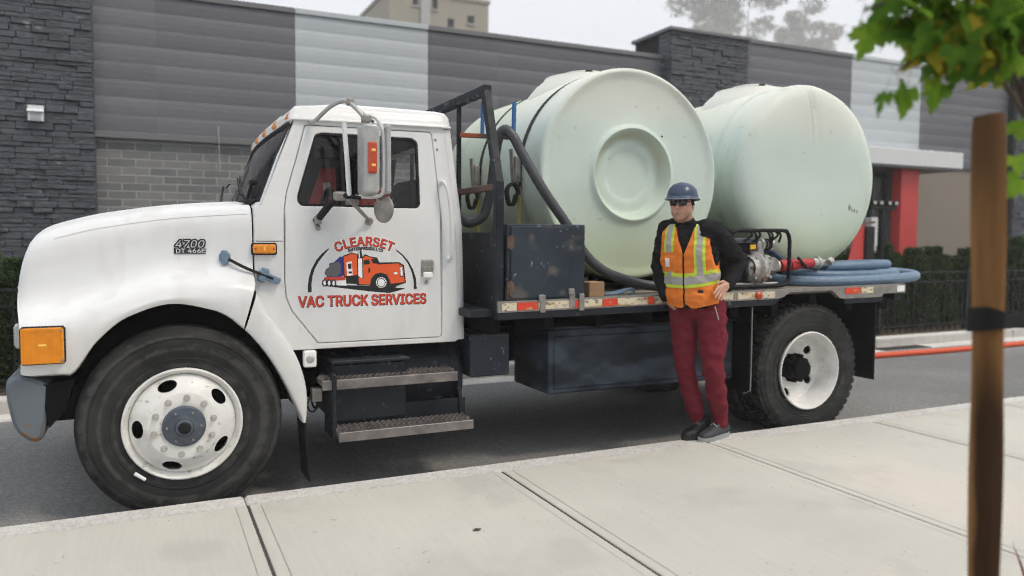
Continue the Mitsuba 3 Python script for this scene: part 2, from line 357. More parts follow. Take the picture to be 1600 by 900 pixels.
# sidewalk slabs with tooled edges
P = 'sidewalk'
scene[P] = ply(sheet(-60, 90, -2.62, -.262, .1235), 'joint_dark'); lab(P, kind='structure')
js = [-9.0, -7.4, -5.85, -4.30, -2.78, -1.26, .278, 1.69, 3.222, 4.755, 6.29, 7.82, 9.35, 10.9, 12.4, 14.0]
M_ = .062
for i, (a, b) in enumerate(zip(js, js[1:])):
    z = .130 + .0012 * math.sin(i * 2.1)
    ga = .0075; t = .0018
    m = cat(box(a + M_, b - M_, -2.62 + M_, -.268, .05, z, .0025), box(a + ga, a + M_ - t, -2.615, -.268, .05, z - .0012, .0035),
            box(b - M_ + t, b - ga, -2.615, -.268, .05, z - .0012, .0035), box(a + M_, b - M_, -2.615, -2.62 + M_ - t, .05, z - .001, .003))
    put('slab', m, 'concrete', P)
put('gum_spot', hull([(1.203 + .021 * math.cos(a) * (1 + .2 * math.sin(2 * a)), -1.059 + .017 * math.sin(a), z) for a in np.linspace(0, 6, 16) for z in (.129, .1318)]), 'joint_dark', P)
put('slab', cat(box(-60, -9.01, -2.615, -.268, .05, .13, .004), box(14.01, 90, -2.615, -.268, .05, .13, .004)), 'concrete', P)
put('planting_bed', cat(sheet(-60, 90, -9, -2.62, .115)), 'soil', kind='structure')
# far kerb, gutter and planting strip
K2 = 'far_kerb'
scene[K2] = ply(sheet(-60, 90, 3.26, 3.43, .10), 'joint_dark'); lab(K2, kind='structure')
for i in range(-4, 9):
    put('stone', box(i * 3 + .004, i * 3 + 2.996, 3.25, 3.44, -.05, .13, .02), 'kerb_concrete', K2)
put('gutter', box(-40, 60, 2.95, 3.252, -.06, .004, .003), 'kerb_concrete', kind='structure')
put('planting_strip', box(-40, 60, 3.438, 6.3, -.05, .11, .01), 'soil', kind='structure')
g = thing('drain_grate', 'rusty iron drain grate set in the far gutter beyond the truck tail', 'drain grate')
put('frame', extrude_z(sbox(8.82, 2.96, 9.75, 3.20).difference(sbox(8.86, 2.99, 9.71, 3.17)), .001, .012), 'grate_iron', g)
for k in range(9): put('bar', box(8.88 + k * .095, 8.92 + k * .095, 2.985, 3.175, .001, .010, .003), 'grate_iron', g)
put('pit', sheet(8.85, 9.72, 2.98, 3.18, .0065), 'seam_black', g)
pts = spline([(5.2, 2.66, .035), (6.6, 2.60, .035), (8.06, 2.57, .035), (9.47, 2.53, .035), (11.2, 2.57, .035), (13.5, 2.66, .035), (16, 2.6, .035)], 10)
put('road_hose', tube(pts, .036, 12), 'orange_hose', smooth=50, label='long orange red hose lying along the road beside the far gutter', cat='hose')

# ---------------------------------------------------------------- the building across the road
YW = 6.2
B = thing('commercial_building', 'long low building with grey and white siding, grey brick and dark stone columns', 'building')
def stones(parent, x0, x1, yf, z0, z1, part, side=None):
    """ledgestone: rows of split stones on a face at y=yf; part(x,z) says which are parts"""
    rest = []; z = z0; r = np.random.default_rng(int(abs(x0) * 100) + 3)
    while z < z1 - .02:
        h = min(r.uniform(.045, .085), z1 - z); x = x0
        while x < x1 - .01:
            l = min(r.uniform(.13, .46), x1 - x)
            if x1 - x - l < .08: l = x1 - x
            d = r.uniform(0, .035)
            m = box(x + .002, x + l - .002, yf - d, yf + .06, z + .002, z + h - .002, .005)
            v = np.array(m.vertices); v[:, 1] += (v[:, 0] - x) * r.uniform(-.03, .03); v[:, 2] += (v[:, 0] - x) * r.uniform(-.008, .008); m.vertices = v
            if part(x + l / 2, z): put('stone', m, 'ledgestone', parent)
            else: rest.append(m)
            x += l
        z += h
    return rest
p1 = put('stone_column', box(-2.95, -.685, 6.09, 7.0, -.05, 5.75), 'stone_joint', B, label='dark ledgestone column at the left edge of the building')
rest = stones(p1, -2.95, -.68, 6.06, 0, 5.75, lambda x, z: -2.0 < x and 1.5 < z < 4.45)
for k in range(80): rest.append(box(-.70, -.672, 6.07 + .0, 6.25, k * .0715 + .002, k * .0715 + .0695, .004))
put('stone', cat(*rest), 'ledgestone', p1, kind='stuff')
put('coping', box(-3.0, -.64, 6.0, 7.05, 5.75, 5.83, .01), 'coping', p1)
# louvred wall vent on that column
v = put('wall_vent', extrude_y(sbox(-1.33, 2.785, -1.18, 2.955).difference(sbox(-1.312, 2.80, -1.198, 2.88)), 5.97, 6.05), 'vent_white', B, label='small white louvred vent on the dark stone column')
put('hood', hull([(-1.335, 5.93, 2.885), (-1.175, 5.93, 2.885), (-1.335, 6.03, 2.96), (-1.175, 6.03, 2.96), (-1.335, 6.03, 2.88), (-1.175, 6.03, 2.88)]), 'vent_white', v)
for k in range(7): put('slat', box(-1.309 + k * .0165, -1.300 + k * .0165, 5.955, 6.03, 2.80, 2.885, .001), 'vent_white', v)
# brick wall
bw = put('brick_wall', box(-.69, 7.45, 6.2155, 6.6, -.05, 2.73), 'mortar', B, label='light grey brick wall under the siding')
rest = []; BL, BH, J = .306, .0965, .013
for r in range(27):
    for c in range(-3, 25):
        x = c * BL + (.5 * BL if r % 2 else 0) + .06; a, b = max(x, -.68), min(x + BL - J, 7.44)
        if b - a < .03: continue
        z = .02 + r * BH
        m = box(a, b, 6.211 + rng.uniform(-.002, .002), 6.26, z, z + BH - J, .003)
        if x < 2.1 and r > 3: put('brick', m, ('brick_grey', 'brick_grey_dark', 'brick_grey_pale', 'brick_grey')[rng.integers(4)], bw)
        else: rest.append(m)
put('brick', cat(*rest), 'brick_grey', bw, kind='stuff')
put('flashing', box(-.685, 7.44, 6.12, 6.6, 2.655, 2.735, .006), 'coping', B)
def siding(x0, x1, z0, z1, mt, name, label, top=True):
    s = put('siding_panel', box(x0, x1, YW + .02, YW + .3, z0 + .01, z1 - .02), mt, B, label=label)
    n = max(1, round((z1 - z0) / .205)); h = (z1 - z0) / n
    for k in range(n):
        z = z0 + k * h
        pg = Polygon([(YW + .03, z + .0005), (YW + .0065, z + .0005), (YW + .002, z + h * .18), (YW - .0015, z + h * .5), (YW + .0, z + h * .78), (YW + .0055, z + h - .0005), (YW + .03, z + h - .0005)])
        put('plank', extrude_x(pg, x0 + .002, x1 - .002), mt, s)
    if top: put('coping', box(x0, x1, YW - .03, YW + .34, z1 - .015, z1 + .055, .006), mt if 'pale' in mt else 'coping', s)
siding(-.68, 1.645, 2.74, 4.40, 'siding_grey', 's', 'first dark grey siding panel next to the dark stone column')
siding(1.65, 3.47, 2.74, 4.40, 'siding_pale', 's', 'white siding panel above the truck cab')
siding(3.475, 7.45, 2.74, 4.40, 'siding_grey', 's', 'dark grey siding panel behind the tanks')
p2 = put('stone_column', box(7.46, 9.02, 6.03, 7.0, -.05, 4.80), 'stone_joint', B, label='dark ledgestone column behind the two tanks')
r2 = stones(p2, 7.45, 9.03, 6.0, 0, 4.8, lambda x, z: False)
for k in range(66): r2.append(box(7.43, 7.47, 6.01, 6.28, k * .0725 + .002, k * .0725 + .07, .004))
put('stone', cat(*r2), 'ledgestone', p2, kind='stuff')
put('coping', box(7.40, 9.06, 5.94, 7.05, 4.80, 4.86, .01), 'coping', p2)
siding(9.03, 11.67, 2.95, 4.86, 'siding_grey', 's', 'dark grey siding panel right of the rear stone column')
siding(11.675, 13.55, 2.95, 4.86, 'siding_pale', 's', 'white siding panel above the entrance canopy')
siding(13.555, 16.25, 2.95, 4.86, 'siding_grey', 's', 'dark grey siding panel behind the maple leaves')
p3 = put('stone_column', box(16.26, 20.0, 6.05, 7.0, -.05, 4.9), 'stone_joint', B, label='dark ledgestone column at the right edge')
put('stone', cat(*stones(p3, 16.25, 19.2, 6.03, 0, 4.9, lambda x, z: False)), 'ledgestone', p3, kind='stuff')
put('coping', box(16.2, 20.05, 5.97, 7.05, 4.9, 4.98, .01), 'coping', p3)
put('lower_wall', cat(box(9.03, 12.1, 6.25, 6.6, -.05, 2.94), box(13.0, 16.26, 6.25, 6.6, -.05, 2.94)), 'wall_beige', B, label='plain beige wall under the siding')
put('window', box(12.11, 12.99, 6.42, 6.47, .1, 2.93), 'window_dark', B, label='tall dark window beside the red column')
for x in (12.11, 12.52, 12.94): put('frame', box(x, x + .05, 6.36, 6.44, .1, 2.93, .004), 'coping', f'{B}__window')
put('canopy', cat(box(10.6, 13.46, 5.20, 6.19, 2.81, 3.10, .01)), 'canopy_white', B, label='flat white entrance canopy')
put('canopy', box(10.62, 13.42, 5.23, 6.2, 2.775, 2.815, .004), 'coping', B, label='grey underside of the entrance canopy')
put('column', box(12.12, 12.58, 5.42, 5.62, .0, 2.78, .01), 'column_red', B, label='square red column under the canopy')
put('column', box(11.44, 11.60, 5.45, 5.60, .0, 1.9, .01), 'canopy_white', B, label='slim white bollard post beside the red column')
put('roof', cat(box(-2.9, 7.5, 6.5, 22, 4.2, 4.3), box(7.5, 20, 6.5, 22, 4.6, 4.7)), 'coping', B)
put('body', cat(box(-2.9, 7.4, 6.75, 21.9, 0, 4.2), box(7.5, 19.9, 6.75, 21.9, 0, 4.6)), 'coping', B)
put('aerial', rod((.685, 6.10, 2.87), (.70, 6.10, 2.30), .004, 6), 'siding_pale', B)
# red sign board and dark box by the entrance, black dock light stand
S = thing('notice_board', 'slanting red board in a dark frame standing beyond the blue hose coil', 'board')
put('panel', hull([(8.95, 3.94, .35), (9.50, 3.94, .35), (9.50, 3.94, 1.72), (9.35, 3.94, 1.72), (8.95, 3.96, .35), (9.50, 3.96, .35), (9.50, 3.96, 1.72), (9.35, 3.96, 1.72)]), 'column_red', S)
put('frame', cat(box(9.505, 9.68, 3.90, 4.08, .11, 1.70, .008)), 'seam_black', S); put('cap', bar((9.33, 3.95, 1.735), (9.72, 3.95, 1.765), .03, .035), 'rust_paint', S)
LS = thing('lamp_stand', 'black post with a row of small work lights behind the railing', 'lamp stand')
put('post', rod((9.93, 4.0, .1), (9.93, 4.0, 2.02), .045, 12), 'fence_black', LS)
put('cross_bar', bar((9.66, 4.0, 1.99), (10.20, 4.0, 1.99), .06, .07), 'fence_black', LS)
for x in (9.70, 9.84, 10.02, 10.16):
    q = put('light', rbox(x - .045, x + .045, 3.94, 4.03, 2.02, 2.09, .012), 'fence_black', LS); put('lens', rbox(x - .03, x + .03, 3.93, 3.945, 2.03, 2.08, .004), 'steel_bright', q)

# ---------------------------------------------------------------- fence and hedge
F = thing('railing_fence', 'black metal railing along the planting strip across the road', 'fence')
put('rail', cat(box(-8, 22, 3.685, 3.715, 1.00, 1.025, .003)), 'fence_black', F)
put('rail', cat(box(-8, 22, 3.685, 3.715, .855, .88, .003)), 'fence_black', F)
put('rail', cat(box(-8, 22, 3.685, 3.715, .20, .225, .003)), 'fence_black', F)
pk = ply(box(-.008, .008, -.008, .008, .11, 1.0), 'fence_black')
for k in range(214):
    x = -7.9 + k * .139; kk = key_of('picket', F)
    scene[kk] = {**pk, 'to_world': T().translate([x, 3.7, 0])}
po = ply(cat(box(-.03, .03, -.03, .03, .10, 1.08, .004), box(-.036, .036, -.036, .036, 1.08, 1.10, .004)), 'fence_black')
for k in range(16):
    kk = key_of('post', F); scene[kk] = {**po, 'to_world': T().translate([-7.95 + k * 1.946, 3.7, 0])}

def leaf_mat(name, a, b, tr):
    scene[name] = {'type': 'principledthin', 'base_color': proc(lambda p, n, uv: mix(a, b, .7 * noise(p.x * 9, p.y * 9, p.z * 9) + .5 * noise(p.x * 41, p.y * 41, p.z * 41) - .1)), 'roughness': .55, 'diff_trans': tr, 'specular': .3} if False else {
        'type': 'principledthin', 'base_color': proc(lambda p, n, uv: mix(a, b, dr.clip(.7 * noise(p.x * 9, p.y * 9, p.z * 9) + .5 * noise(p.x * 41, p.y * 41, p.z * 41) - .1, 0, 1))), 'roughness': .5, 'diff_trans': tr}
leaf_mat('conifer_leaf', (.022, .046, .017), (.080, .130, .040), .6)
leaf_mat('juniper_leaf', (.06, .11, .025), (.13, .19, .05), .6)
mat('bark', lambda p, n, uv: mix((.05, .035, .025), (.12, .09, .065), fbm(p.x * 30, p.y * 30, p.z * 8)), .9)
def frond_mesh(n, h, r, seed, size=.05):
    """cedar crown: many small flat sprays through a ragged cone"""
    q = np.random.default_rng(seed); V = []; Fc = []
    for i in range(n):
        t = q.random() ** .8; z = .05 + t * (h - .05); rr = r * (1 - .55 * t) * (.75 + .5 * meshkit.noise(np.array([[math.sin(i) * 2, z * 5, seed]]))[0]) * math.sqrt(q.uniform(.35, 1)) * (1 if t < .9 else .5)
        a = q.uniform(0, 2 * np.pi); c = np.array([rr * math.cos(a), rr * math.sin(a), z])
        d = np.array([math.cos(a), math.sin(a), q.uniform(.4, 1.5)]) + q.normal(0, .35, 3); d /= np.linalg.norm(d)
        s = np.cross(d, q.normal(0, 1, 3)); s /= np.linalg.norm(s); L = size * q.uniform(.7, 1.7); W = L * q.uniform(.18, .3)
        b = len(V); V += [c - d * L * .4, c + s * W, c + d * L, c - s * W]; Fc += [(b, b + 1, b + 2), (b, b + 2, b + 3)]
    return trimesh.Trimesh(np.array(V), Fc, process=False)
cones = [frond_mesh(5200, 1.35, .40, 31 + k, .055) for k in range(4)]
cone_ply = [ply(c, 'conifer_leaf') for c in cones]; trunk_ply = ply(rod((0, 0, 0), (0, 0, 1.1), .022, 7), 'bark')
hx = list(np.arange(-3.2, -1.9, .6)) + [-1.2, -.6, 0, .6, 1.2, 1.8, 2.4, 3.0, 3.6, 4.2, 4.8, 5.4, 6.0, 6.6, 7.2] + list(np.arange(7.85, 18.6, .62))
for i, x in enumerate(hx):
    k = thing('cedar_shrub', *(('dark cedar shrub behind the railing at the left edge beside the bumper', 'shrub', 'hedge shrubs left of the truck') if x < -.9 else ('dark cedar shrub of the hedge hidden mostly behind the parked truck', 'shrub', 'hedge shrubs behind the truck') if x < 9.2 else ('dark cedar shrub of the hedge between the blue hose and the wooden stake', 'shrub', 'hedge shrubs right of the truck') if x < 13.4 else ('dark cedar shrub of the hedge right of the wooden stake', 'shrub', 'hedge shrubs right of the stake')))
    s = rng.uniform(.86, 1.1); w = T().translate([float(x + rng.uniform(-.08, .08)), float(4.25 + rng.uniform(-.1, .1)), .1]).rotate([0, 0, 1], float(rng.uniform(0, 360))).scale([float(s * rng.uniform(.9, 1.1)), float(s), float(s * (1.0 if x > 7 else .78))])
    scene[key_of('foliage', k)] = {**cone_ply[i % 4], 'to_world': w}; scene[key_of('trunk', k)] = {**trunk_ply, 'to_world': w}
k = thing('juniper_shrub', 'bright green conifer shrub at the left edge in front of the stone column', 'shrub')
w = T().translate([-1.66, 4.6, .1])
scene[key_of('foliage', k)] = {**ply(frond_mesh(4200, 1.42, .33, 77, .045), 'juniper_leaf'), 'to_world': w}; scene[key_of('trunk', k)] = {**trunk_ply, 'to_world': w}

# ---------------------------------------------------------------- far: tower block and misty trees
W = thing('apartment_tower', 'beige apartment block rising behind the roof of the long building', 'building')
wt = put('wall', box(14.2, 21.15, 45, 54.3, 0, 17.3, .02), 'tower_beige', W)
put('parapet', box(14.1, 21.25, 44.9, 54.4, 17.3, 17.55, .02), 'tower_beige', W)
put('stair_shaft', box(16.3, 16.95, 44.85, 45.1, 0, 17.9, .02), 'tower_grey', W)
for (x, z, w_, h_) in ((15.8, 16.6, .35, .7), (17.15, 16.5, .35, .7), (18.2, 15.45, .45, .6), (19.6, 15.9, .5, .5), (15.2, 13.2, .8, 1.1), (17.9, 13.2, .8, 1.1), (19.8, 13.2, .8, 1.1)):
    f = put('window', box(x, x + w_, 44.985, 45.05, z, z + h_, .01), 'window_dark', W); put('sill', box(x - .06, x + w_ + .06, 44.9, 45.0, z - .12, z - .02, .01), 'tower_grey', f)
put('balcony', box(18.1, 19.4, 44.3, 45.0, 14.9, 15.25, .01), 'tower_grey', W)
# wooded slope behind
hv = []; hf = []
xs, ys = np.linspace(-120, 330, 46), np.linspace(70, 260, 20)
for j, y in enumerate(ys):
    for i, x in enumerate(xs): hv.append((x, y, -.5 + 38 * np.clip((y - 70) / 90, 0, 1) ** 1.3 * (.8 + .4 * math.sin(x * .02))))
for j in range(19):
    for i in range(45): a = j * 46 + i; hf += [(a, a + 1, a + 47), (a, a + 47, a + 46)]
put('hill', trimesh.Trimesh(np.array(hv), hf, process=False), 'soil', kind='structure', smooth=True)
leaf_mat('far_leaf', (.10, .115, .085), (.19, .20, .15), .7)
def far_crown(n, R, H, seed):
    q = np.random.default_rng(seed); V = []; Fc = []
    blobs = [(np.array([q.normal(0, R * .38), q.normal(0, R * .38), H * q.uniform(.35, .98)]), R * q.uniform(.22, .42)) for _ in range(26)]
    for i in range(n):
        c0, r0 = blobs[q.integers(len(blobs))]; d = q.normal(0, 1, 3); d /= np.linalg.norm(d); c = c0 + d * r0 * q.uniform(.5, 1.05) * np.array([1, 1, .7])
        a, b = q.normal(0, 1, 3), q.normal(0, 1, 3); s = q.uniform(.22, .50); k = len(V); V += [c + a * s, c + b * s, c - a * s * .6 - b * s * .6]; Fc.append((k, k + 1, k + 2))
    return trimesh.Trimesh(np.array(V), Fc, process=False)
for i, (x, y, s, lb) in enumerate(((206, 250, 1.75, 'tall misty tree farthest left above the rear stone column'), (231, 256, 1.95, 'tallest misty tree in the middle of the fogged grove'), (258, 252, 1.8, 'misty tree at the right of the fogged grove beside the maple'))):
    k = thing('misty_tree', lb, 'tree'); w = T().translate([x, y, 40.]).scale(s)
    scene[key_of('crown', k)] = {**ply(far_crown(5200, 10, 36, 5 + i), 'far_leaf'), 'to_world': w}
    scene[key_of('trunk', k)] = {**ply(tube([(0, 0, -3), (.2, .1, 12), (0, 0, 30)], [.6, .42, .1], 8), 'bark'), 'to_world': w}
scene['haze_air'] = {'type': 'homogeneous', 'albedo': .95, 'sigma_t': .0021}
HAZE = True
if HAZE:
    scene['haze'] = {'type': 'cube', 'to_world': T().translate([60, 110, 38]).scale([420, 420, 42]), 'bsdf': {'type': 'null'}, 'interior': {'type': 'ref', 'id': 'haze_air'}}
    lab('haze', kind='stuff'); scene['camera']['medium'] = {'type': 'ref', 'id': 'haze_air'}
else: del scene['haze_air']

# ================================================================ THE TRUCK
from scipy.interpolate import PchipInterpolator as PCH
YC = 1.22
TR = thing('flatbed_truck', 'white flatbed truck with red door lettering parked along the kerb', 'truck')
def tilt(m): m = tm(m); v = np.array(m.vertices); v[:, 2] += .011 * (v[:, 0] - 1.8); m.vertices = v; return m
gy = lambda x, z: .25 + .125 * np.maximum(0, np.asarray(z) - 1.58) + 0 * np.asarray(x)

# --- hood with fenders: cross sections along x
aX = [-.52, -.50, -.40, -.25, -.04, .15, .31, .44, .54, .615]; aZ = [.785, .80, .945, 1.07, 1.13, 1.09, .985, .825, .64, .46]
arch = PCH(aX, aZ)
zt_ = PCH([-.775, -.765, -.745, -.72, -.68, -.62, -.55, -.4, -.25, -.09, .1, .38], [1.28, 1.34, 1.405, 1.455, 1.495, 1.523, 1.545, 1.585, 1.612, 1.637, 1.657, 1.675])
zf_ = PCH([-.78, -.5, -.25, 0, .2, .38], [1.04, 1.09, 1.175, 1.235, 1.245, 1.215])
ys_ = PCH([-.78, -.4, 0, .25, .38], [.425, .40, .345, .285, .254])
def hood_sec(x):
    s = float(np.clip((x - .1) / .28, 0, 1)); xa = x - .066 * s
    zb = .79 if x < -.52 else float(arch(xa)); zf, zt, ys = float(zf_(x)), float(zt_(x)), float(ys_(x)); zf = max(zf, zb + .10); yf = .088
    L = lambda t: yf + (ys - yf) * t
    P = [(.20, zb + .012), (.12, zb), (.098, zb + .008), (yf, zb + .35 * (zf - zb)), (L(.03), zf - .065), (L(.16), zf - .008), (L(.48), zf + .030), (L(.82), zf + .066), (L(.96), zf + .12), (ys + .004, .5 * (zf + zt) + .03),
         (ys + .004, zt - .15), (ys + .022, zt - .07), (ys + .10, zt - .012), (max(.62, ys + .25), zt + .016), (.9, zt + .035), (YC, zt + .04)]
    q = resample(spline(P, 8), 64); k = 0
    if x < -.70: k = ((-.70 - x) / .075) ** 2
    q[:, 0] = YC + (q[:, 0] - YC) * (1 - .03 * k); q[:, 1] = 1.0 + (q[:, 1] - 1.0) * (1 - .03 * k)
    X = np.full(len(q), x) - s * .055 * np.clip((1.23 - q[:, 1]) / .19, 0, 1.2)
    if x < -.6: X = X + .048 * np.clip((.42 - q[:, 0]) / .32, 0, 1) * (-.6 - x) / .175
    return np.stack([X, q[:, 0], q[:, 1]], 1)
hx_ = np.r_[[-.775, -.770, -.76, -.745, -.725, -.70], np.arange(-.67, -.53, .03), np.linspace(-.52, .38, 42)]
HS = np.array([hood_sec(x) for x in hx_])
half = loft(HS)
nose = trimesh.Trimesh(*(lambda S: (np.vstack([S, [[-.778, YC, .80]], [[-.778, YC, 1.2]]]), [(len(S) + 1, i + 1, i) for i in range(len(S) - 1)] + [(len(S) + 1, 0, len(S))]))(HS[0]), process=False)
hh = half.copy(); hh.merge_vertices(digits_vertex=5)
if hh.face_normals[len(hh.faces) // 3][1] > 0: hh.invert()
hood = put('hood', cat(hh, mirror_y(hh, YC), nose, mirror_y(nose, YC)), 'white_paint', TR, smooth=40)
from scipy.interpolate import LinearNDInterpolator as LND
_q = HS[6:, 20:54].reshape(-1, 3); _hy = LND(_q[:, [0, 2]], _q[:, 1], fill_value=.40)
def hy(x, z): return _hy(x, z) if np.ndim(x) else float(_hy(x, z))
cr = [(x, hy(x, float(zt_(x)) - .06) - .001, float(zt_(x)) - .06) for x in np.linspace(-.60, .36, 30)]
put('hood_crease', tube(cr, .0035, 6), 'white_paint', TR, smooth=60)
# grille and headlamps on the nose
put('grille', extrude_x(Polygon([(.62, .88), (1.82, .88), (1.76, 1.24), (.68, 1.24)]), -.795, -.776), 'seam_black', TR)
for k in range(9): put('grille_bar', box(-.803, -.79, .66, 1.78, .90 + k * .037, .914 + k * .037, .003), 'silver', TR)
for s in (0, 1):
    y0 = .48 if s == 0 else 2 * YC - .70
    h = put('headlight', rbox(-.80, -.77, y0, y0 + .22, .885, 1.02, .014), 'silver', TR); put('lens', rbox(-.806, -.795, y0 + .015, y0 + .205, .90, 1.005, .005), 'mirror_grey', h)
# corner turn lamp
def corner_lamp(mir):
    f = (lambda m: mirror_y(tm(m), YC)) if mir else tm
    k = put('turn_signal', f(box(-.728, -.532, .070, .12, .852, 1.040, .012)), 'seam_black', TR)
    put('lens', f(rbox(-.722, -.539, .058, .11, .858, 1.034, .012)), 'amber_lens', k)
    put('rim', f(extrude_y(sbox(-.720, .860, -.541, 1.032).difference(sbox(-.706, .874, -.563, 1.018)), .0555, .062)), 'amber_lens', k)
    put('bulb', f(rbox(-.648, -.612, .0565, .066, .945, .955, .003)), 'amber_hot', k)  # painted glint on the lens face, no light source
    for z in (.872, 1.020): put('screw', f(lathe([(0, 0), (.006, 0), (.006, .004)], 10, 'y', (-.546, .053, z))), 'steel_dull', k)
corner_lamp(False); corner_lamp(True)
# bumper
bp = Polygon(np.vstack([spline([(-.622, .60), (-.645, .478), (-.695, .455), (-.765, .52), (-.795, .64), (-.803, .74), (-.788, .782), (-.745, .796), (-.68, .778), (-.612, .742)], 6)]))
def bumper_slice(y, ins):
    q = np.array(bp.buffer(-ins).exterior.coords)[:-1]; return [(a, y, b) for a, b in q]
put('bumper', hull(bumper_slice(.135, .022) + bumper_slice(.15, .004) + bumper_slice(.18, 0) + bumper_slice(2 * YC - .18, 0) + bumper_slice(2 * YC - .15, .004) + bumper_slice(2 * YC - .135, .022)), 'bumper_paint', TR, smooth=35, label='worn grey steel bumper with a rusty lower corner')
# rear fender ribbons attached to the cab
t_ = np.linspace(0, 1, 26)
inn = resample(np.array([(x, float(arch(x))) for x in np.linspace(.317, .615, 20)] + [(.618, .44)]), 26)
out = resample(spline([(.384, 1.185), (.42, 1.10), (.475, 1.01), (.545, .91), (.605, .79), (.642, .66), (.650, .54), (.638, .44)], 8), 26)
S = []
for k in range(26):
    a, b = inn[k], out[k]; pr = [(.24, a), (.12, a), (.094, a + .06 * (b - a)), (.086, a + .4 * (b - a)), (.092, a + .8 * (b - a)), (.115, a + .96 * (b - a)), (.16, b), (.30, b + .02 * (b - a))]
    q = spline([(p[1][0], p[0], p[1][1]) for p in pr], 5); S.append(q)
fs = loft(S); fs.merge_vertices(digits_vertex=5)
if (fs.face_normals[:, 1] * fs.area_faces).sum() > 0: fs.invert()
put('rear_fender', fs, 'white_paint', TR, smooth=45); put('rear_fender', mirror_y(fs, YC), 'white_paint', TR, smooth=45)
# wheel-well liners
al = np.array([(x, float(arch(x)) + .02) for x in np.linspace(-.5, .61, 26)])
for s in (0, 1):
    L = loft([np.stack([al[:, 0], np.full(26, y), al[:, 1]], 1) for y in (.19, .80)])
    put('wheel_liner', L if s == 0 else mirror_y(L, YC), 'under_black', TR)
put('engine_bay', box(-.70, .36, .80, 2 * YC - .80, .42, 1.50), 'under_black', TR)

# --- cab
door_out = Polygon([(.692, 2.135), (.64, 1.95), (.575, 1.74), (.560, 1.64), (.556, 1.24), (.564, 1.14), (.595, 1.06), (.742, .868), (1.505, .868), (1.500, 1.65), (1.462, 2.140)])
door_out = door_out.buffer(-.02, join_style=2).buffer(.02, quad_segs=5)
win = Polygon([(.634, 1.665), (.632, 1.72), (.745, 2.085), (.79, 2.098), (1.335, 2.098), (1.372, 2.075), (1.372, 1.665)])
win = win.buffer(-.035, join_style=2).buffer(.035, quad_segs=6)
side = Polygon([(.388, 1.00), (.388, 1.24), (.388, 1.655), (.43, 1.668), (.63, 2.162), (1.548, 2.174), (1.60, 1.60), (1.612, 1.2), (1.618, .868), (1.618, .845), (1.60, .832), (.69, .832), (.57, .832), (.47, .90)])
cab_side = side.difference(door_out.buffer(.0045))
def both(name, fn, m, smooth=45, **kw):
    t = tm(fn()); k = put(name, t, m, TR, smooth=smooth, **kw); put(name, mirror_y(t, YC), m, TR, smooth=smooth); return k
cs = skin(cab_side, gy, .035, .004)
put('cab_side', cs, 'white_paint', TR, smooth=40); put('cab_side', mirror_y(cs, YC), 'white_paint', TR, smooth=40)
ds = skin(door_out.difference(win), gy, .03, .004)
DOOR = put('door', ds, 'white_paint', TR, smooth=40, label='white driver door with red lettering and a truck emblem')
DOOR2 = put('door', mirror_y(ds, YC), 'white_paint', TR, smooth=40)
seam = skin(door_out.buffer(.02).difference(door_out.buffer(-.02)), lambda x, z: gy(x, z) + .03, .01, .001)
put('door_seal', seam, 'seam_black', TR); put('door_seal', mirror_y(seam, YC), 'seam_black', TR)
wr = skin(win.buffer(.003).difference(win.buffer(-.014)), lambda x, z: gy(x, z) + .004, .02, .002)
gl = skin(win.buffer(-.01), lambda x, z: gy(x, z) + .016, .001, .0002, .3)
for d, f in ((DOOR, lambda m: m), (DOOR2, lambda m: mirror_y(m, YC))):
    w_ = put('window_seal', f(wr), 'rubber_black', d)
    V, Fc = [], []
    c = np.array(win.buffer(-.01).exterior.coords)[:-1]; v, fc = trimesh.creation.triangulate_polygon(Polygon(c), engine='earcut')
    put('window', f(trimesh.Trimesh(np.stack([v[:, 0], gy(v[:, 0], v[:, 1]) + .016, v[:, 1]], 1), fc, process=False)), 'window_glass' if d == DOOR else 'window_dark', d)  # far pane is opaque black, put in to darken the cab inside
    put('vent_bar', f(bar((.905, .288, 1.67), (.905, .342, 2.09), .018, .02)), 'rubber_black', d)
# rear corner, back wall, roof, floor
zz = np.linspace(.845, 2.165, 14); xr = np.interp(zz, [.845, 1.2, 1.6, 2.165], [1.618, 1.612, 1.60, 1.548])
S = []
for z, x in zip(zz, xr):
    a = np.linspace(0, np.pi / 2, 8); S.append(np.stack([x - .002 + .06 * np.sin(a), gy(x, z) + .06 - .06 * np.cos(a), np.full(8, z)], 1))
rc = loft(S)
if (rc.face_normals[:, 1]).sum() > 0: rc.invert()
put('cab_corner', rc, 'white_paint', TR, smooth=60); put('cab_corner', mirror_y(rc, YC), 'white_paint', TR, smooth=60)
bwp = Polygon([(.31, .84), (2.13, .84), (2.13, 1.6), (2.06, 2.17), (.38, 2.17), (.31, 1.6)]).difference(sbox(.62, 1.74, 1.82, 2.08).buffer(.02))
bk = extrude_x(bwp, 1.615, 1.632); v = np.array(bk.vertices); v[:, 0] += np.interp(v[:, 2], [.84, 1.2, 1.6, 2.17], [.045, .038, .026, -.022]); bk.vertices = v
put('cab_back', bk, 'white_paint', TR)
put('rear_window', trimesh.Trimesh([(1.625, .6, 1.72), (1.625, 1.84, 1.72), (1.61, 1.84, 2.1), (1.61, .6, 2.1)], [(0, 1, 2), (0, 2, 3)], process=False), 'window_glass', TR)
RS = []
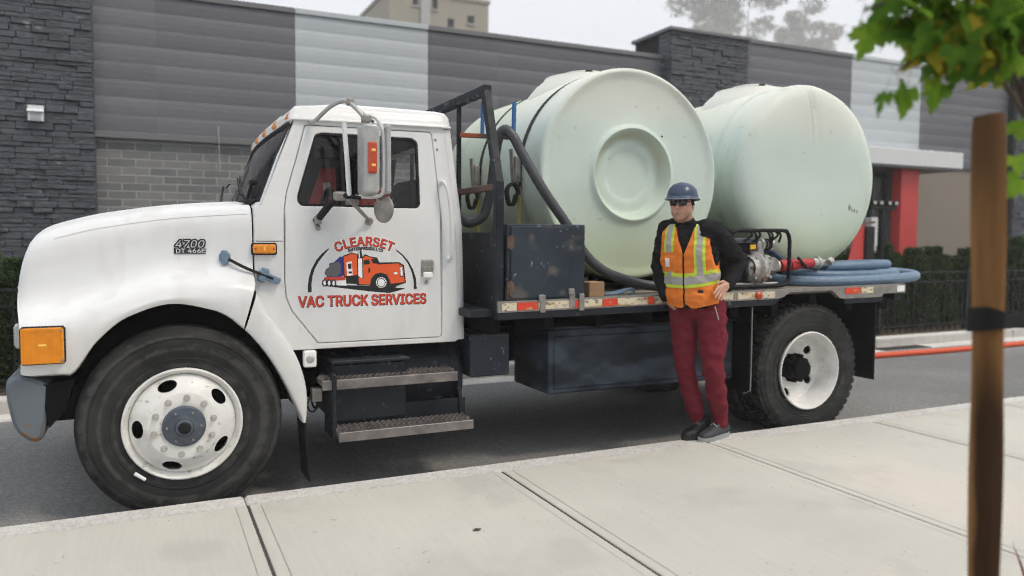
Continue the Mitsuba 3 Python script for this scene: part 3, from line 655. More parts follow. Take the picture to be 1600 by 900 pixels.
for x, sh, dz in ((.602, .05, -.045), (.604, .02, -.02), (.615, .006, -.004), (.64, 0, 0), (.9, 0, .004), (1.2, 0, .002), (1.52, 0, -.004), (1.57, .004, -.010), (1.592, .016, -.024), (1.597, .04, -.05)):
    P = [(.345, 2.158), (.312, 2.158), (.296, 2.166), (.296, 2.178), (.312, 2.186), (.326, 2.194), (.332, 2.215), (.352, 2.238), (.41, 2.254), (.6, 2.268), (.9, 2.278), (YC, 2.282)]
    q = resample(spline(P, 6), 44); q[:, 1] += .38 * np.maximum(0, q[:, 1] - 2.19); q[:, 0] += sh * 1.0; q[:, 1] = np.maximum(q[:, 1] + dz * np.clip((q[:, 1] - 2.158) / .06, 0, 1), 2.157)
    q[:, 1] = np.minimum(q[:, 1], np.interp(x, [.60, .615, .64, .70, .85, 1.0], [2.185, 2.215, 2.245, 2.270, 2.295, 2.31]) + .006 * (q[:, 0] > .8)) + .012 * (x - .6)
    RS.append(np.stack([np.full(44, x), q[:, 0], q[:, 1]], 1))
rf = loft(RS)
def fan(S):
    c = np.array([[S[0][0], YC, 2.16]]); return trimesh.Trimesh(np.vstack([S, c]), [(len(S), i, i + 1) for i in range(len(S) - 1)], process=False)
rf = cat(rf, fan(RS[0]), fan(RS[-1])); rf.merge_vertices(digits_vertex=5)
bend = lambda x, y: x - (np.where(x < .75, (.75 - x) / .15, 0)) * .018 * (1 - ((y - YC) / .93) ** 2).clip(0, 1)
v = np.array(rf.vertices); v[:, 0] = bend(v[:, 0], v[:, 1]); rf.vertices = v
put('roof', cat(rf, mirror_y(rf, YC)), 'white_paint', TR, smooth=50)
put('headliner', box(.62, 1.60, .36, 2 * YC - .36, 2.13, 2.15), 'cab_dark', TR)
# curved windscreen
def xs(z): return np.interp(z, [1.64, 1.668, 2.16], [.425, .433, .622])
def xw(y, z): return xs(z) - np.interp(z, [1.6, 2.2], [.115, .022]) * (1 - np.abs((y - YC) / .90) ** 2.2)
yy = np.linspace(.335, 2 * YC - .335, 30)
def wsurf(z0, z1, off=0, ya=None, n=10):
    y_ = yy if ya is None else ya
    return loft([np.stack([xw(y_, z) + off, y_ + (0 if True else 0), np.full(len(y_), z)], 1) for z in np.linspace(z0, z1, n)])
put('windscreen', wsurf(1.70, 2.13), 'window_glass', TR, smooth=True)
fr = []
for z in (1.69, 2.135): fr.append(tube(np.stack([xw(yy, z) + .002, yy, np.full(30, z)], 1), .016, 8))
for y in (.335, 2 * YC - .335): fr.append(tube([(xw(y, z) + .002, y, z) for z in np.linspace(1.69, 2.135, 6)], .014, 8))
put('windscreen_seal', cat(*fr), 'rubber_black', TR, smooth=40)
apil = loft([[(xs(z) - .002, float(gy(0, z)) + .004, z), (xs(z) - .012, float(gy(0, z)) + .03, z), (float(xw(.34, z)) + .0, .335, z)] for z in np.linspace(1.655, 2.165, 10)])
put('pillar', apil, 'white_paint', TR, smooth=60); put('pillar', mirror_y(apil, YC), 'white_paint', TR, smooth=60)
put('windscreen_header', wsurf(2.13, 2.185, .004, n=3), 'white_paint', TR, smooth=True)
# cowl between hood and windscreen
put('cowl', loft([[(.385 - .0, y, float(np.interp(y, [.42, .5, .62, YC, 2 * YC - .62, 2 * YC - .5, 2 * YC - .42], [1.60, 1.664, 1.686, 1.71, 1.686, 1.664, 1.60]))) for y in np.linspace(.42, 2 * YC - .42, 24)],
                 [(float(xw(y, 1.69)) + .01, y, 1.688 - .02 * abs(y - YC)) for y in np.linspace(.335, 2 * YC - .335, 24)]]), 'white_paint', TR, smooth=True)
cw = loft([[(.39, .262, 1.645), (.39, .36, 1.655), (.388, .43, 1.62)], [(.43, .264, 1.672), (.43, .34, 1.69), (.40, .43, 1.69)]])
put('cowl_corner', cw, 'white_paint', TR, smooth=60); put('cowl_corner', mirror_y(cw, YC), 'white_paint', TR, smooth=60)
# amber clearance lamps along the front edge of the roof
for y in (.40, .80, YC, 2 * YC - .80, 2 * YC - .40):
    x = float(xw(y, 2.16)); L = put('clearance_lamp', hull([(x - .004 + dx, y + s * w, z) for s in (-1, 1) for dx, w, z in ((-.012, .055, 2.168), (-.018, .045, 2.178), (-.010, .045, 2.202), (.0, .055, 2.210), (.03, .055, 2.210), (.02, .055, 2.164))]), 'amber_lens', TR)
# wiper and black bracket at the windscreen foot
put('wiper', cat(tube(spline([(.385, .50, 1.69), (.36, .62, 1.76), (.375, .9, 1.85)], 5), .008, 6), rod((.350, .50, 1.73), (.405, 1.05, 1.88), .006, 6), rbox(.36, .41, .40, .47, 1.655, 1.70, .012)), 'rubber_black', TR)
put('wiper', cat(tube(spline([(.31, 1.4, 1.70), (.335, 1.6, 1.77), (.36, 1.75, 1.85)], 5), .008, 6), rod((.36, 1.3, 1.84), (.40, 1.95, 1.86), .006, 6)), 'rubber_black', TR)
put('antenna_mount', cat(rod((.36, .44, 1.65), (.40, .40, 1.80), .008, 8), rbox(.385, .43, .37, .43, 1.785, 1.815, .01), rod((.33, .45, 1.655), (.41, .37, 1.69), .012, 8)), 'rubber_black', TR)
# cab interior
put('cab_floor', box(.42, 1.60, .30, 2 * YC - .30, .84, .9), 'cab_dark', TR)
put('dashboard', rbox(.48, .80, .34, 2 * YC - .34, 1.25, 1.62, .05), 'cab_dark', TR)
for y, mt in ((.62, 'cab_dark'), (1.55, 'cab_red')):
    s_ = put('seat', rbox(1.02, 1.48, y - .24, y + .24, 1.15, 1.30, .05), mt, TR)
    put('backrest', rbox(1.36, 1.50, y - .24, y + .24, 1.25, 1.86, .05), mt, s_)
put('seat_frame', box(1.0, 1.5, .36, 1.85, .9, 1.16), 'cab_dark', TR)
put('door_trim', hull([(.94, 2.06, 1.5), (1.26, 2.06, 1.5), (1.25, 2.06, 2.05), (1.14, 2.06, 2.05), (.94, 2.085, 1.5), (1.26, 2.085, 1.5), (1.25, 2.085, 2.05), (1.14, 2.085, 2.05)]), 'cab_red', TR, label='red trim panel on the far side of the cab')
put('far_door_inner', box(.6, 1.58, 2.092, 2.10, 1.0, 2.12, .002), 'cab_dark', TR)  # added dark sheet closing the far window so the cab looks dark
put('door_pocket', rbox(1.30, 1.44, 2.05, 2.08, 1.60, 1.81, .006), 'decal_white', TR)
put('door_latch', rbox(1.15, 1.20, 2.04, 2.062, 1.87, 1.93, .006), 'silver', TR)
wl = tube([(.86 + .06 * math.sin(a) * .5, .62 + .2 * math.cos(a), 1.60 + .19 * math.sin(a)) for a in np.linspace(0, 2 * np.pi, 30)[:-1]], .014, 8, closed=True)
put('steering_wheel', cat(wl, rod((.86, .62, 1.6), (.66, .62, 1.48), .02), rod((.83, .62, 1.42), (.89, .62, 1.78), .01), rod((.86, .44, 1.6), (.86, .8, 1.6), .01)), 'rubber_black', TR)

# --- cab fittings
dg = lambda x, z: float(gy(x, z))
k = put('side_marker', rbox(.372, .512, .232, .258, 1.384, 1.452, .01), 'seam_black', TR)
put('lens', rbox(.380, .504, .218, .245, 1.392, 1.444, .01), 'amber_lens', k); put('bulb', rbox(.437, .446, .2165, .222, 1.408, 1.43, .002), 'amber_hot', k)  # small pale block paints a glint on the marker lens
for x in (.393, .492): put('screw', lathe([(0, 0), (.006, 0), (.006, .006)], 10, 'y', (x, .215, 1.418)), 'red_lens', k)
put('cab_seam', box(.40, .555, .2475, .252, 1.461, 1.4635), 'seam_black', TR)
# hood latch
ha, hb = np.array([.235, hy(.235, 1.365) - .02, 1.365]), np.array([.455, .225, 1.262])
k = put('hood_latch', cat(rbox(.205, .265, ha[1] - .002, ha[1] + .03, 1.345, 1.395, .012), rbox(.215, .25, ha[1] - .012, ha[1] + .02, 1.33, 1.41, .008)), 'latch_blue', TR, label='blue rubber hood latch with a black strap')
put('strap', tube(spline([ha + [.02, -.012, -.005], (ha + hb) / 2 + [0, -.03, -.004], hb + [.03, -.012, -.012]], 8), .0085, 8), 'rubber_black', k)
lt = rbox(-.055, .075, -.016, .016, -.02, .02, .009); lt2 = rbox(-.045, .0, -.02, .02, -.042, .042, .012)
m_ = cat(lt, lt2); m_.apply_transform(trimesh.transformations.rotation_matrix(math.radians(24), (0, 1, 0))); m_.apply_translation(hb)
put('keeper', m_, 'latch_blue', k)
# model badge
bx_, bz_ = -.018, 1.395
bys = lambda x, z: hy(x, z) - .004
def on_hood(poly, d0, d1):
    t = extrude_y(poly, d0, d1).subdivide(); v = np.array(t.vertices)
    v[:, 1] += hy(np.clip(v[:, 0], -.5, .37), v[:, 2])
    t.vertices = v; return t
t1 = affinity.skew(affinity.translate(text_poly('4700', .040), 0, 0), 12, 0); b1 = t1.bounds
t1 = affinity.translate(affinity.scale(t1, .150 / (b1[2] - b1[0]), 1, origin=(0, 0)), bx_ + .002 - b1[0], 1.425)
t2 = text_poly('DT 466E', .022); b2 = t2.bounds
t2 = affinity.translate(affinity.scale(t2, .148 / (b2[2] - b2[0]), 1, origin=(0, 0)), bx_ + .003, 1.396)
BG = put('badge', cat(on_hood(unary_union([t1.buffer(.0065), sbox(bx_ - .004, 1.391, bx_ + .156, 1.422)]), -.006, .004)), 'decal_black', TR, label='black badge plate reading 4700 on the hood side')
put('lettering', on_hood(t1.buffer(-.0012), -.0085, -.005), 'silver', BG); put('lettering', on_hood(t2, -.0085, -.005), 'silver', BG)
# grab handle, door handle, lock, bolts
put('grab_handle', cat(tube(spline([(1.512, .283, 1.832), (1.515, .225, 1.825), (1.535, .205, 1.75), (1.55, .195, 1.6), (1.556, .197, 1.45), (1.556, .215, 1.365), (1.556, .25, 1.355)], 6), .0115, 10), lathe([(0, -.006), (.02, -.006), (.022, .004)], 14, 'y', (1.512, .276, 1.832)), lathe([(0, -.006), (.02, -.006), (.022, .004)], 14, 'y', (1.556, .25, 1.355))), 'white_paint', TR, smooth=50)
put('bolt', cat(*[lathe([(0, -.004), (.008, -.004), (.01, .003)], 10, 'y', (x, dg(x, z), z)) for x, z in ((1.488, 2.095), (1.497, 2.035), (1.512, 1.832))]), 'steel_dull', TR)
k = put('door_handle', rbox(1.372, 1.448, .236, .262, 1.245, 1.352, .008), 'steel_dull', DOOR, label='steel door handle plate with a white paddle')
put('paddle', rbox(1.380, 1.442, .224, .25, 1.238, 1.275, .008), 'decal_white', k); put('recess', cat(*[rbox(1.384 + .024 * i, 1.402 + .024 * i, .232, .25, 1.285 + .03 * j, 1.31 + .03 * j, .004) for i in range(3) for j in range(2)]), 'steel_dull', k)
put('lock', lathe([(0, -.007), (.011, -.007), (.013, .002)], 14, 'y', (1.405, .249, 1.212)), 'steel_dull', DOOR)
k = put('step_lamp', rbox(.655, .728, .235, .29, .728, .826, .010), 'decal_white', TR); put('lens', lathe([(0, -.01), (.014, -.01), (.022, -.006), (.026, .0)], 20, 'y', (.69, .237, .777)), 'mirror_grey', k)

# --- door lettering (flat vinyl)
def vinyl(name, poly, mt, lay, **kw):
    poly = poly.simplify(.0003)
    t = extrude_y(poly, -.0006 * lay - .0004, -.0006 * lay + .0004); v = np.array(t.vertices); v[:, 1] += gy(v[:, 0], v[:, 2]); t.vertices = v
    return put(name, t, mt, DOOR, **kw)
def arc_text(text, h, cx, cz, R, ang, width):
    """letters set round a circle; width = arc length in metres"""
    whole = text_poly(text, h); b = whole.bounds; sc = width / (b[2] - b[0]); out = []
    adv = [text_poly(text[:i + 1], h).bounds[2] if text[i] != ' ' else None for i in range(len(text))]
    prev = 0
    for g in whole.geoms if hasattr(whole, 'geoms') else [whole]:
        mx = (g.bounds[0] + g.bounds[2]) / 2; s = (mx - (b[0] + b[2]) / 2) * sc; a = ang - s / R
        q = affinity.translate(affinity.scale(g, sc, 1, origin=(0, 0)), -(mx * sc), 0)
        q = affinity.translate(affinity.rotate(q, math.degrees(a) - 90, origin=(0, 0)), cx + R * math.cos(a), cz + R * math.sin(a)); out.append(q)
    return unary_union(out)
t = arc_text('CLEARSET', .052, 1.022, 1.03, .408, math.pi / 2 + .01, .345)
vinyl('lettering', t.buffer(.0045), 'decal_white', 1); vinyl('lettering', affinity.translate(t.buffer(.0022), .0018, -.0015), 'decal_black', 2); vinyl('lettering', t.buffer(.0007), 'decal_red', 3, label='red arched lettering CLEARSET')
t = arc_text('ENTERPRISES LTD', .0165, 1.022, 1.03, .3825, math.pi / 2 - .01, .208)
vinyl('lettering', t.buffer(.0008), 'decal_black', 3, label='small black lettering ENTERPRISES LTD')
t = text_poly('VAC TRUCK SERVICES', .060); b = t.bounds
t = affinity.translate(affinity.scale(t, .775 / (b[2] - b[0]), 1, origin=(0, 0)), .625, 1.083)
vinyl('lettering', affinity.translate(t.buffer(.0024), .002, -.002), 'decal_black', 2); vinyl('lettering', t.buffer(.0008), 'decal_red', 3, label='red lettering VAC TRUCK SERVICES')
L_ = lambda pts: Polygon([(.62 + .000582 * (u - 165), 1.083 + (826 - .027 * (u - 165) - v) * .00055) for u, v in pts]).buffer(0)
def ell(u, v, a, b): return L_([(u + a * math.cos(t), v + b * math.sin(t)) for t in np.linspace(0, 2 * np.pi, 28)[:-1]])
al_ = [(480 - 0, 205), (420, 255), (360, 330), (310, 430), (285, 520), (275, 600), (275, 670)]; ar_ = [(312, 668), (310, 590), (322, 500), (345, 420), (385, 345), (435, 275), (492, 205)]
vinyl('arc_stripe', L_(al_ + ar_), 'decal_black', 1)
vinyl('arc_stripe', L_([(1185, 195), (1250, 245), (1320, 325), (1370, 420), (1400, 520), (1408, 632), (1376, 635), (1374, 540), (1352, 440), (1310, 345), (1250, 265), (1180, 205)]), 'decal_black', 1)
E = []
def em(poly, mt, lay): E.append((poly, mt, lay))
em(L_([(420, 600), (560, 590), (900, 600), (1290, 625), (1110, 678), (900, 660), (640, 628)]), 'decal_black', 1)
em(L_([(440, 470), (455, 425), (490, 400), (485, 365), (535, 350), (600, 285), (640, 300), (650, 480), (600, 505), (470, 510)]), 'decal_blue', 1)
em(L_([(445, 465), (460, 425), (495, 402), (495, 370), (540, 352), (580, 340), (605, 380), (600, 470), (560, 500), (460, 500)]), 'decal_grey', 2)
em(L_([(440, 510), (640, 500), (650, 540), (560, 545), (430, 545)]), 'decal_red', 2)
em(L_([(575, 545), (655, 540), (660, 600), (560, 595)]), 'decal_white', 2)
em(L_([(630, 285), (720, 248), (780, 268), (785, 300), (830, 300), (855, 262), (900, 285), (975, 295), (1000, 350), (1210, 342), (1262, 372), (1282, 560), (1130, 580), (905, 588), (780, 585), (640, 500)]).buffer(.004), 'decal_black', 2)
em(L_([(632, 290), (720, 250), (780, 270), (785, 480), (645, 500)]), 'decal_orange', 3)
em(L_([(822, 305), (860, 272), (905, 288), (960, 300), (985, 365), (1205, 350), (1255, 378), (1276, 555), (1130, 575), (905, 585), (790, 582), (785, 500), (825, 490)]), 'decal_orange', 3)
em(L_([(655, 500), (780, 480), (785, 580), (660, 575)]), 'decal_black', 4)
em(L_([(660, 350), (715, 335), (725, 485), (668, 495)]), 'decal_white', 4); em(L_([(676, 365), (712, 358), (714, 415), (680, 420)]), 'decal_black', 5); em(L_([(682, 448), (716, 442), (717, 465), (684, 470)]), 'decal_black', 5)
em(L_([(775, 300), (790, 205), (805, 200), (815, 240), (826, 300), (828, 510), (780, 500)]).buffer(.003), 'decal_black', 4)
em(L_([(780, 305), (822, 300), (824, 520), (782, 492)]), 'decal_white', 5); em(L_([(785, 215), (796, 210), (802, 295), (790, 298)]), 'decal_white', 5)
em(L_([(838, 325), (895, 312), (905, 360), (838, 372)]), 'decal_black', 4); em(L_([(918, 305), (965, 300), (985, 345), (985, 358), (935, 352)]), 'decal_black', 4); em(L_([(885, 408), (905, 405), (905, 450), (890, 460)]), 'decal_black', 4)
em(L_([(1222, 375), (1252, 385), (1262, 495), (1228, 498)]), 'decal_black', 4); em(L_([(1227, 385), (1247, 392), (1255, 485), (1232, 487)]), 'decal_white', 5)
em(L_([(1155, 450), (1195, 445), (1197, 468), (1160, 470)]), 'decal_white', 4)
em(L_([(905, 600), (915, 520), (960, 468), (1020, 455), (1080, 475), (1110, 530), (1125, 580), (1280, 565), (1185, 600), (1170, 625), (1090, 640), (930, 625)]), 'decal_black', 4)
em(ell(1022, 562, 56, 58), 'decal_white', 5); em(ell(1022, 562, 47, 49), 'decal_black', 6); em(ell(1022, 562, 38, 40), 'decal_white', 7)
for u in (440, 485, 530): em(ell(u, 572, 26, 38), 'decal_black', 4); em(ell(u, 572, 13, 26), 'decal_white', 5)
for poly, m_, lay in E:
    for pg in getattr(poly, 'geoms', [poly]):
        if pg.is_empty or pg.geom_type != 'Polygon': continue
        t = extrude_y(pg, -.0006 * lay - .0004, -.0006 * lay + .0004); v = np.array(t.vertices); v[:, 1] += gy(v[:, 0], v[:, 2]); t.vertices = v; put('emblem', t, m_, DOOR)

# --- west-coast mirror
MI = put('mirror', rbox(.925, 1.005, -.135, .045, 1.722, 2.105, .018), 'mirror_grey', TR, smooth=40, label='tall grey side mirror with an amber lamp on its outer face')
k = put('lamp', rbox(.940, .992, -.150, -.125, 1.835, 2.005, .010), 'red_lens', MI); put('bulb', cat(rbox(.958, .982, -.1525, -.146, 1.953, 1.967, .003), rbox(.958, .982, -.1525, -.146, 1.872, 1.886, .003)), 'amber_hot', k)  # two pale blocks painted as glints on the lamp face
put('glass', rbox(1.004, 1.012, -.12, .03, 1.74, 2.09, .003), 'mirror_glass', MI)
put('loop', tube(spline([(.955, -.02, 2.15), (1.0, -.04, 2.155), (1.04, -.06, 2.10), (1.05, -.07, 1.98), (1.05, -.07, 1.83), (1.045, -.065, 1.74), (1.015, -.04, 1.715), (.94, -.03, 1.712), (.90, -.01, 1.712)], 6), .011, 10), 'white_paint', MI, smooth=50)
put('inner_frame', cat(rbox(1.055, 1.085, -.10, .03, 1.73, 2.11, .012)), 'mirror_grey', MI)
put('arm', tube(spline([(.715, .318, 2.165), (.735, .27, 2.155), (.79, .14, 2.215), (.835, .05, 2.24), (.87, .01, 2.235), (.93, -.03, 2.17), (.955, -.04, 2.12)], 6), .0125, 10), 'mirror_grey', MI, smooth=50)
put('arm', tube(spline([(.87, .01, 2.235), (.945, .03, 2.19), (.985, .0, 2.15), (1.005, -.02, 2.13)], 5), .009, 8), 'steel_dull', MI, smooth=50)
put('joint', cat(rbox(.86, .90, -.01, .03, 2.215, 2.255, .008), rbox(.935, .985, -.055, -.005, 2.12, 2.165, .01)), 'steel_dull', MI)
put('brace', tube([(.848, .02, 2.12), (.86, .0, 1.90), (.868, -.01, 1.715)], .0135, 10), 'white_paint', MI, smooth=50)
put('arm', tube(spline([(.735, .25, 1.582), (.745, .20, 1.60), (.78, .12, 1.66), (.83, .03, 1.715), (.87, -.01, 1.712), (.93, -.03, 1.705)], 6), [.019] * 6 + [.021] * 6 + [.019] * 6 + [.015] * 6 + [.012] * 7, 10), 'rubber_black', MI, smooth=50)
for j_ in (rbox(.72, .76, .19, .25, 1.56, 1.61, .012), rbox(.79, .86, .0, .06, 1.69, 1.74, .014), rod((.74, .25, 1.555), (.742, .22, 1.535), .014)): put('joint', j_, 'steel_dull', MI)
put('brace', cat(rod((.862, -.005, 1.70), (1.04, .225, 1.59), .011), lathe([(0, -.012), (.022, -.012), (.024, .01)], 14, 'y', (1.045, .238, 1.582))), 'steel_dull', MI)
sp = lathe([(0, 0), (.03, .003), (.06, .010), (.077, .020), (.078, .026), (.060, .030), (0, .034)], 36, 'x'); sp.apply_transform(trimesh.transformations.rotation_matrix(math.radians(28), (0, 0, 1))); sp.apply_translation((1.035, -.05, 1.645))
put('spot_mirror', cat(sp, rod((1.05, -.04, 1.665), (1.01, -.035, 1.712), .007)), 'steel_dull', MI, smooth=40)

# --- wheels
def flat(m, z0=.001): v = np.array(m.vertices); v[:, 2] = np.maximum(v[:, 2], z0); m.vertices = v; return m
R0, HZ = .515, .492
def tyre_prof(w, grooves=True):
    s = [(.292, .040), (.300, .022), (.312, .018), (.330, .012), (.345, .010), (.348, .006), (.353, .006), (.356, .009), (.385, .001), (.42, -.002), (.447, .001), (.450, .005), (.455, .005), (.458, .003), (.475, .010), (.492, .022), (.505, .040), (.512, .052)]
    t = []
    if grooves:
        for k in range(5):
            a = .058 + (w - .116) * k / 5; b = .058 + (w - .116) * (k + 1) / 5
            t += [(R0, a + .006), (R0 + .001, b - .006)] + ([(R0 - .013, b - .005), (R0 - .013, b + .005)] if k < 4 else [])
    else: t = [(R0 - .014, .06), (R0 - .014, w - .06)]
    return s + t + [(r, w - h) for r, h in s[::-1]]
ty_f = lathe(tyre_prof(.27), 96); ty_r = lathe(tyre_prof(.26, False), 96)
# front disc with five hand holes
dp = [(.262, .040), (.262, .022), (.255, .012), (.235, -.008), (.205, -.030), (.178, -.046), (.170, -.050), (.118, -.053), (.113, -.050), (.06, -.050), (.06, -.036), (.165, -.036), (.198, -.018), (.228, .004), (.246, .024), (.250, .040)]
disc = lathe(dp + [dp[0]], 72)
if disc.volume < 0: disc.invert()
disc = mani(disc)
for k in range(5):
    a = math.radians(38 + 72 * k); c = m3.Manifold.cylinder(.3, 1, 1, 28, True).scale((.049, .027, 1)).rotate((90, 0, 0)).rotate((0, -math.degrees(a) + 90, 0)).translate((.222 * math.cos(a), 0, .222 * math.sin(a)))
    disc = disc - c
rim_p = [(.262, .05), (.266, .030), (.276, .020), (.281, .008), (.284, -.004), (.291, -.009), (.298, -.006), (.300, .004), (.298, .02), (.285, .03), (.27, .22)]
def wheel(name, x, yo, mir, rear, parts=True):
    f = (lambda m: mirror_y(tm(m), 0)) if mir else tm
    at = (x, yo if not mir else 2 * YC - yo, HZ)
    mv = lambda m: (lambda q: (q.apply_translation(at), q)[1])(f(m).copy())
    w = put(name, flat(mv(ty_r if rear else ty_f)), 'tyre_rubber', TR, smooth=35)
    if rear:
        lug = []
        for k in range(52):
            a = 2 * np.pi * k / 52
            for side in (0, 1):
                b = box(-.020, .020, .016 if side == 0 else .175, .085 if side == 0 else .244, -.016, .006, .004)
                m = b.copy(); v = np.array(m.vertices); ed = (v[:, 1] < .03) | (v[:, 1] > .23); v[:, 2] -= ed * .010; v[:, 0] += (v[:, 1] - .05) * .25; m.vertices = v
                m.apply_translation((0, 0, R0 - .004)); m.apply_transform(trimesh.transformations.rotation_matrix(a + side * .06, (0, 1, 0))); lug.append(m)
            b = box(-.022, .022, .098, .160, -.016, .004, .004); b.apply_translation((0, 0, R0 - .004)); b.apply_transform(trimesh.transformations.rotation_matrix(a + .03, (0, 1, 0))); lug.append(b)
        put('tread_block', flat(mv(cat(*lug)), .0005), 'tyre_rubber', w, kind='stuff')
    if not rear:
        put('rim', mv(lathe(rim_p, 72)), 'wheel_white', w, smooth=40); put('disc', mv(disc), 'wheel_white', w, smooth=35)
        for k in range(10):
            a = math.radians(84 + 36 * k); c = (.148 * math.cos(a), 0, .148 * math.sin(a))
            n = cat(lathe([(1e-4, -.056), (.017, -.056), (.0185, -.050)], 14, 'y', c), lathe([(1e-4, -.078), (.009, -.078), (.0125, -.072), (.0135, -.056)], 6, 'y', c))
            put('wheel_nut', mv(n), 'aluminium', w, smooth=False)
        put('hub', mv(lathe([(.0001, -.105), (.03, -.105), (.042, -.100), (.048, -.09), (.05, -.078), (.060, -.074), (.096, -.072), (.106, -.066), (.108, -.052), (.1085, -.04)], 40)), 'hub_steel', w, smooth=35)
        put('cap', mv(lathe([(.0001, -.116), (.022, -.116), (.03, -.112), (.032, -.104)], 30)), 'rubber_black', w, smooth=35)
        put('hub_bolt', mv(cat(*[lathe([(1e-4, -.080), (.006, -.080), (.007, -.072)], 6, 'y', (.083 * math.cos(a), 0, .083 * math.sin(a))) for a in np.linspace(0, 2 * np.pi, 7)[:-1]])), 'steel_dull', w)
        put('brake', mv(lathe([(.25, .06), (.25, .19), (.05, .2)], 40)), 'under_black', w)
    else:
        put('rim', mv(lathe([(.300, .004), (.298, -.006), (.291, -.009), (.284, -.003), (.281, .01), (.276, .025), (.266, .04), (.262, .09), (.260, .15), (.252, .168), (.235, .176)], 72)), 'wheel_white', w, smooth=40)
        dd = lathe([(.237, .174), (.20, .180), (.18, .190), (.10, .192), (.10, .204), (.18, .203), (.205, .193), (.24, .188), (.237, .174)], 60)
        if dd.volume < 0: dd.invert()
        dm = mani(dd)
        for k in range(5):
            a = math.radians(-33 + 72 * k); dm = dm - m3.Manifold.cylinder(.3, .034, .034, 24, True).rotate((90, 0, 0)).translate((.203 * math.cos(a), .19, .203 * math.sin(a)))
        put('disc', mv(dm), 'wheel_white', w, smooth=35)
        put('hub', mv(cat(lathe([(1e-4, .055), (.055, .055), (.075, .062), (.082, .075), (.085, .17), (.10, .20)], 32), *[rod((.098 * math.cos(a), .11, .098 * math.sin(a)), (.098 * math.cos(a), .2, .098 * math.sin(a)), .016, 8) for a in np.linspace(0, 2 * np.pi, 11)[:-1]])), 'under_black', w, smooth=35)
    return w
FW = wheel('front_wheel', 0.0, .10, False, False); wheel('front_wheel', 0.0, .10, True, False)
wheel('rear_wheel', 4.40, .03, False, True); wheel('rear_wheel', 4.40, .03, True, True)
for s in (0, 1):
    t = ty_r.copy(); t.apply_translation((4.40, .34 if s == 0 else 2 * YC - .60, HZ)); put('inner_tyre', flat(t), 'tyre_rubber', TR, smooth=35)
pr_ = rod((-.032, 0, 0), (.032, 0, 0), .0095, 10); pr_.apply_transform(trimesh.transformations.rotation_matrix(math.radians(38), (0, 1, 0))); pr_.apply_translation((-.215, .096, .235)); put('tyre_label', pr_, 'decal_white', FW)
# chassis, axles, springs
for y in (.80, 2 * YC - .88): put('frame_rail', box(-.72, 5.30, y, y + .08, .62, .86, .006), 'under_black', TR)
put('front_axle', cat(rod((0, .35, .45), (0, 2.09, .45), .055, 10), box(-.5, .5, .68, .76, .52, .58, .01), box(-.5, .5, 1.68, 1.76, .52, .58, .01)), 'under_black', TR)
put('rear_axle', cat(rod((4.40, .3, .492), (4.40, 2.14, .492), .07, 12), lathe([(.01, -.2), (.16, -.12), (.19, 0), (.16, .12), (.01, .2)], 24, 'x', (4.40, YC, .49)), box(3.75, 5.05, .68, .78, .60, .68, .01), box(3.75, 5.05, 1.66, 1.76, .60, .68, .01)), 'under_black', TR)
put('drive_shaft', rod((.8, YC, .62), (4.3, YC, .52), .05, 10), 'under_black', TR)
put('gearbox', cat(box(.3, 1.2, .95, 1.5, .40, .95, .05)), 'under_black', TR)
put('bumper_bracket', cat(box(-.66, -.42, .30, .60, .52, .74, .03), rod((-.64, .16, .56), (-.5, .5, .60), .03)), 'under_black', TR)
put('bumper_end', hull([(-.655, .14, .74), (-.50, .14, .76), (-.55, .14, .60), (-.62, .14, .52), (-.655, .5, .74), (-.50, .5, .76), (-.55, .5, .6), (-.62, .5, .52)]), 'under_black', TR)

# --- steps, fuel tank and battery box under the door
gr = lambda x0, x1, y0, y1, z, n: cat(*[bar((x0 + (x1 - x0) * (i + .1) / n, y0 + .01 + .05 * j, z), (x0 + (x1 - x0) * (i + .8) / n, y0 + .045 + .05 * j, z + .004), .014, .020) for i in range(n) for j in range(int((y1 - y0) / .05))])
ft = lathe([(1e-4, 0), (.20, .0), (.25, .012), (.268, .045), (.27, .10), (.27, .62), (.268, .655), (.25, .688), (.20, .70), (1e-4, .70)], 48, 'x', (1.0, .60, .585))
FT = put('fuel_tank', ft, 'black_steel', TR, smooth=40)
put('band', cat(lathe([(.272, 0), (.276, .004), (.276, .05), (.272, .054)], 48, 'x', (1.60, .60, .585))), 'black_steel', FT, smooth=40)
put('battery_box', cat(box(.81, 1.265, .20, .70, .395, .745, .012)), 'black_steel', TR); put('battery_lid', box(.80, 1.275, .17, .70, .745, .765, .005), 'black_steel', TR)
ST = put('step', cat(box(.735, 1.565, .13, .30, .626, .660, .005), box(.735, 1.565, .118, .132, .606, .664, .003)), 'grip_steel', TR, label='upper grip tread of the cab steps'); put('grip', gr(.74, 1.56, .135, .29, .664, 24), 'grip_steel', ST, kind='stuff')
ST2 = put('step', cat(box(.805, 1.63, .03, .24, .344, .374, .005), box(.805, 1.63, .018, .032, .322, .378, .003)), 'grip_steel', TR, label='lower grip tread of the cab steps'); put('grip', gr(.81, 1.625, .035, .23, .378, 24), 'grip_steel', ST2, kind='stuff')
put('step_riser', cat(box(.83, 1.66, .235, .25, .365, .475, .003), box(.79, .815, .10, .34, .32, .70, .006), hull([(1.60, .22, .62), (1.62, .22, .37), (1.62, .22, .62), (1.64, .22, .37), (1.60, .40, .62), (1.62, .40, .37), (1.62, .4, .62), (1.64, .4, .37)])), 'black_steel', TR)
put('cable_loop', tube(spline([(.70, .27, .57), (.675, .25, .50), (.70, .24, .465), (.735, .25, .50), (.70, .26, .54), (.72, .28, .48), (.76, .30, .52)], 6), .006, 6), 'rubber_black', TR)
put('bracket', rbox(.70, .76, .24, .30, .52, .60, .005), 'steel_dull', TR)
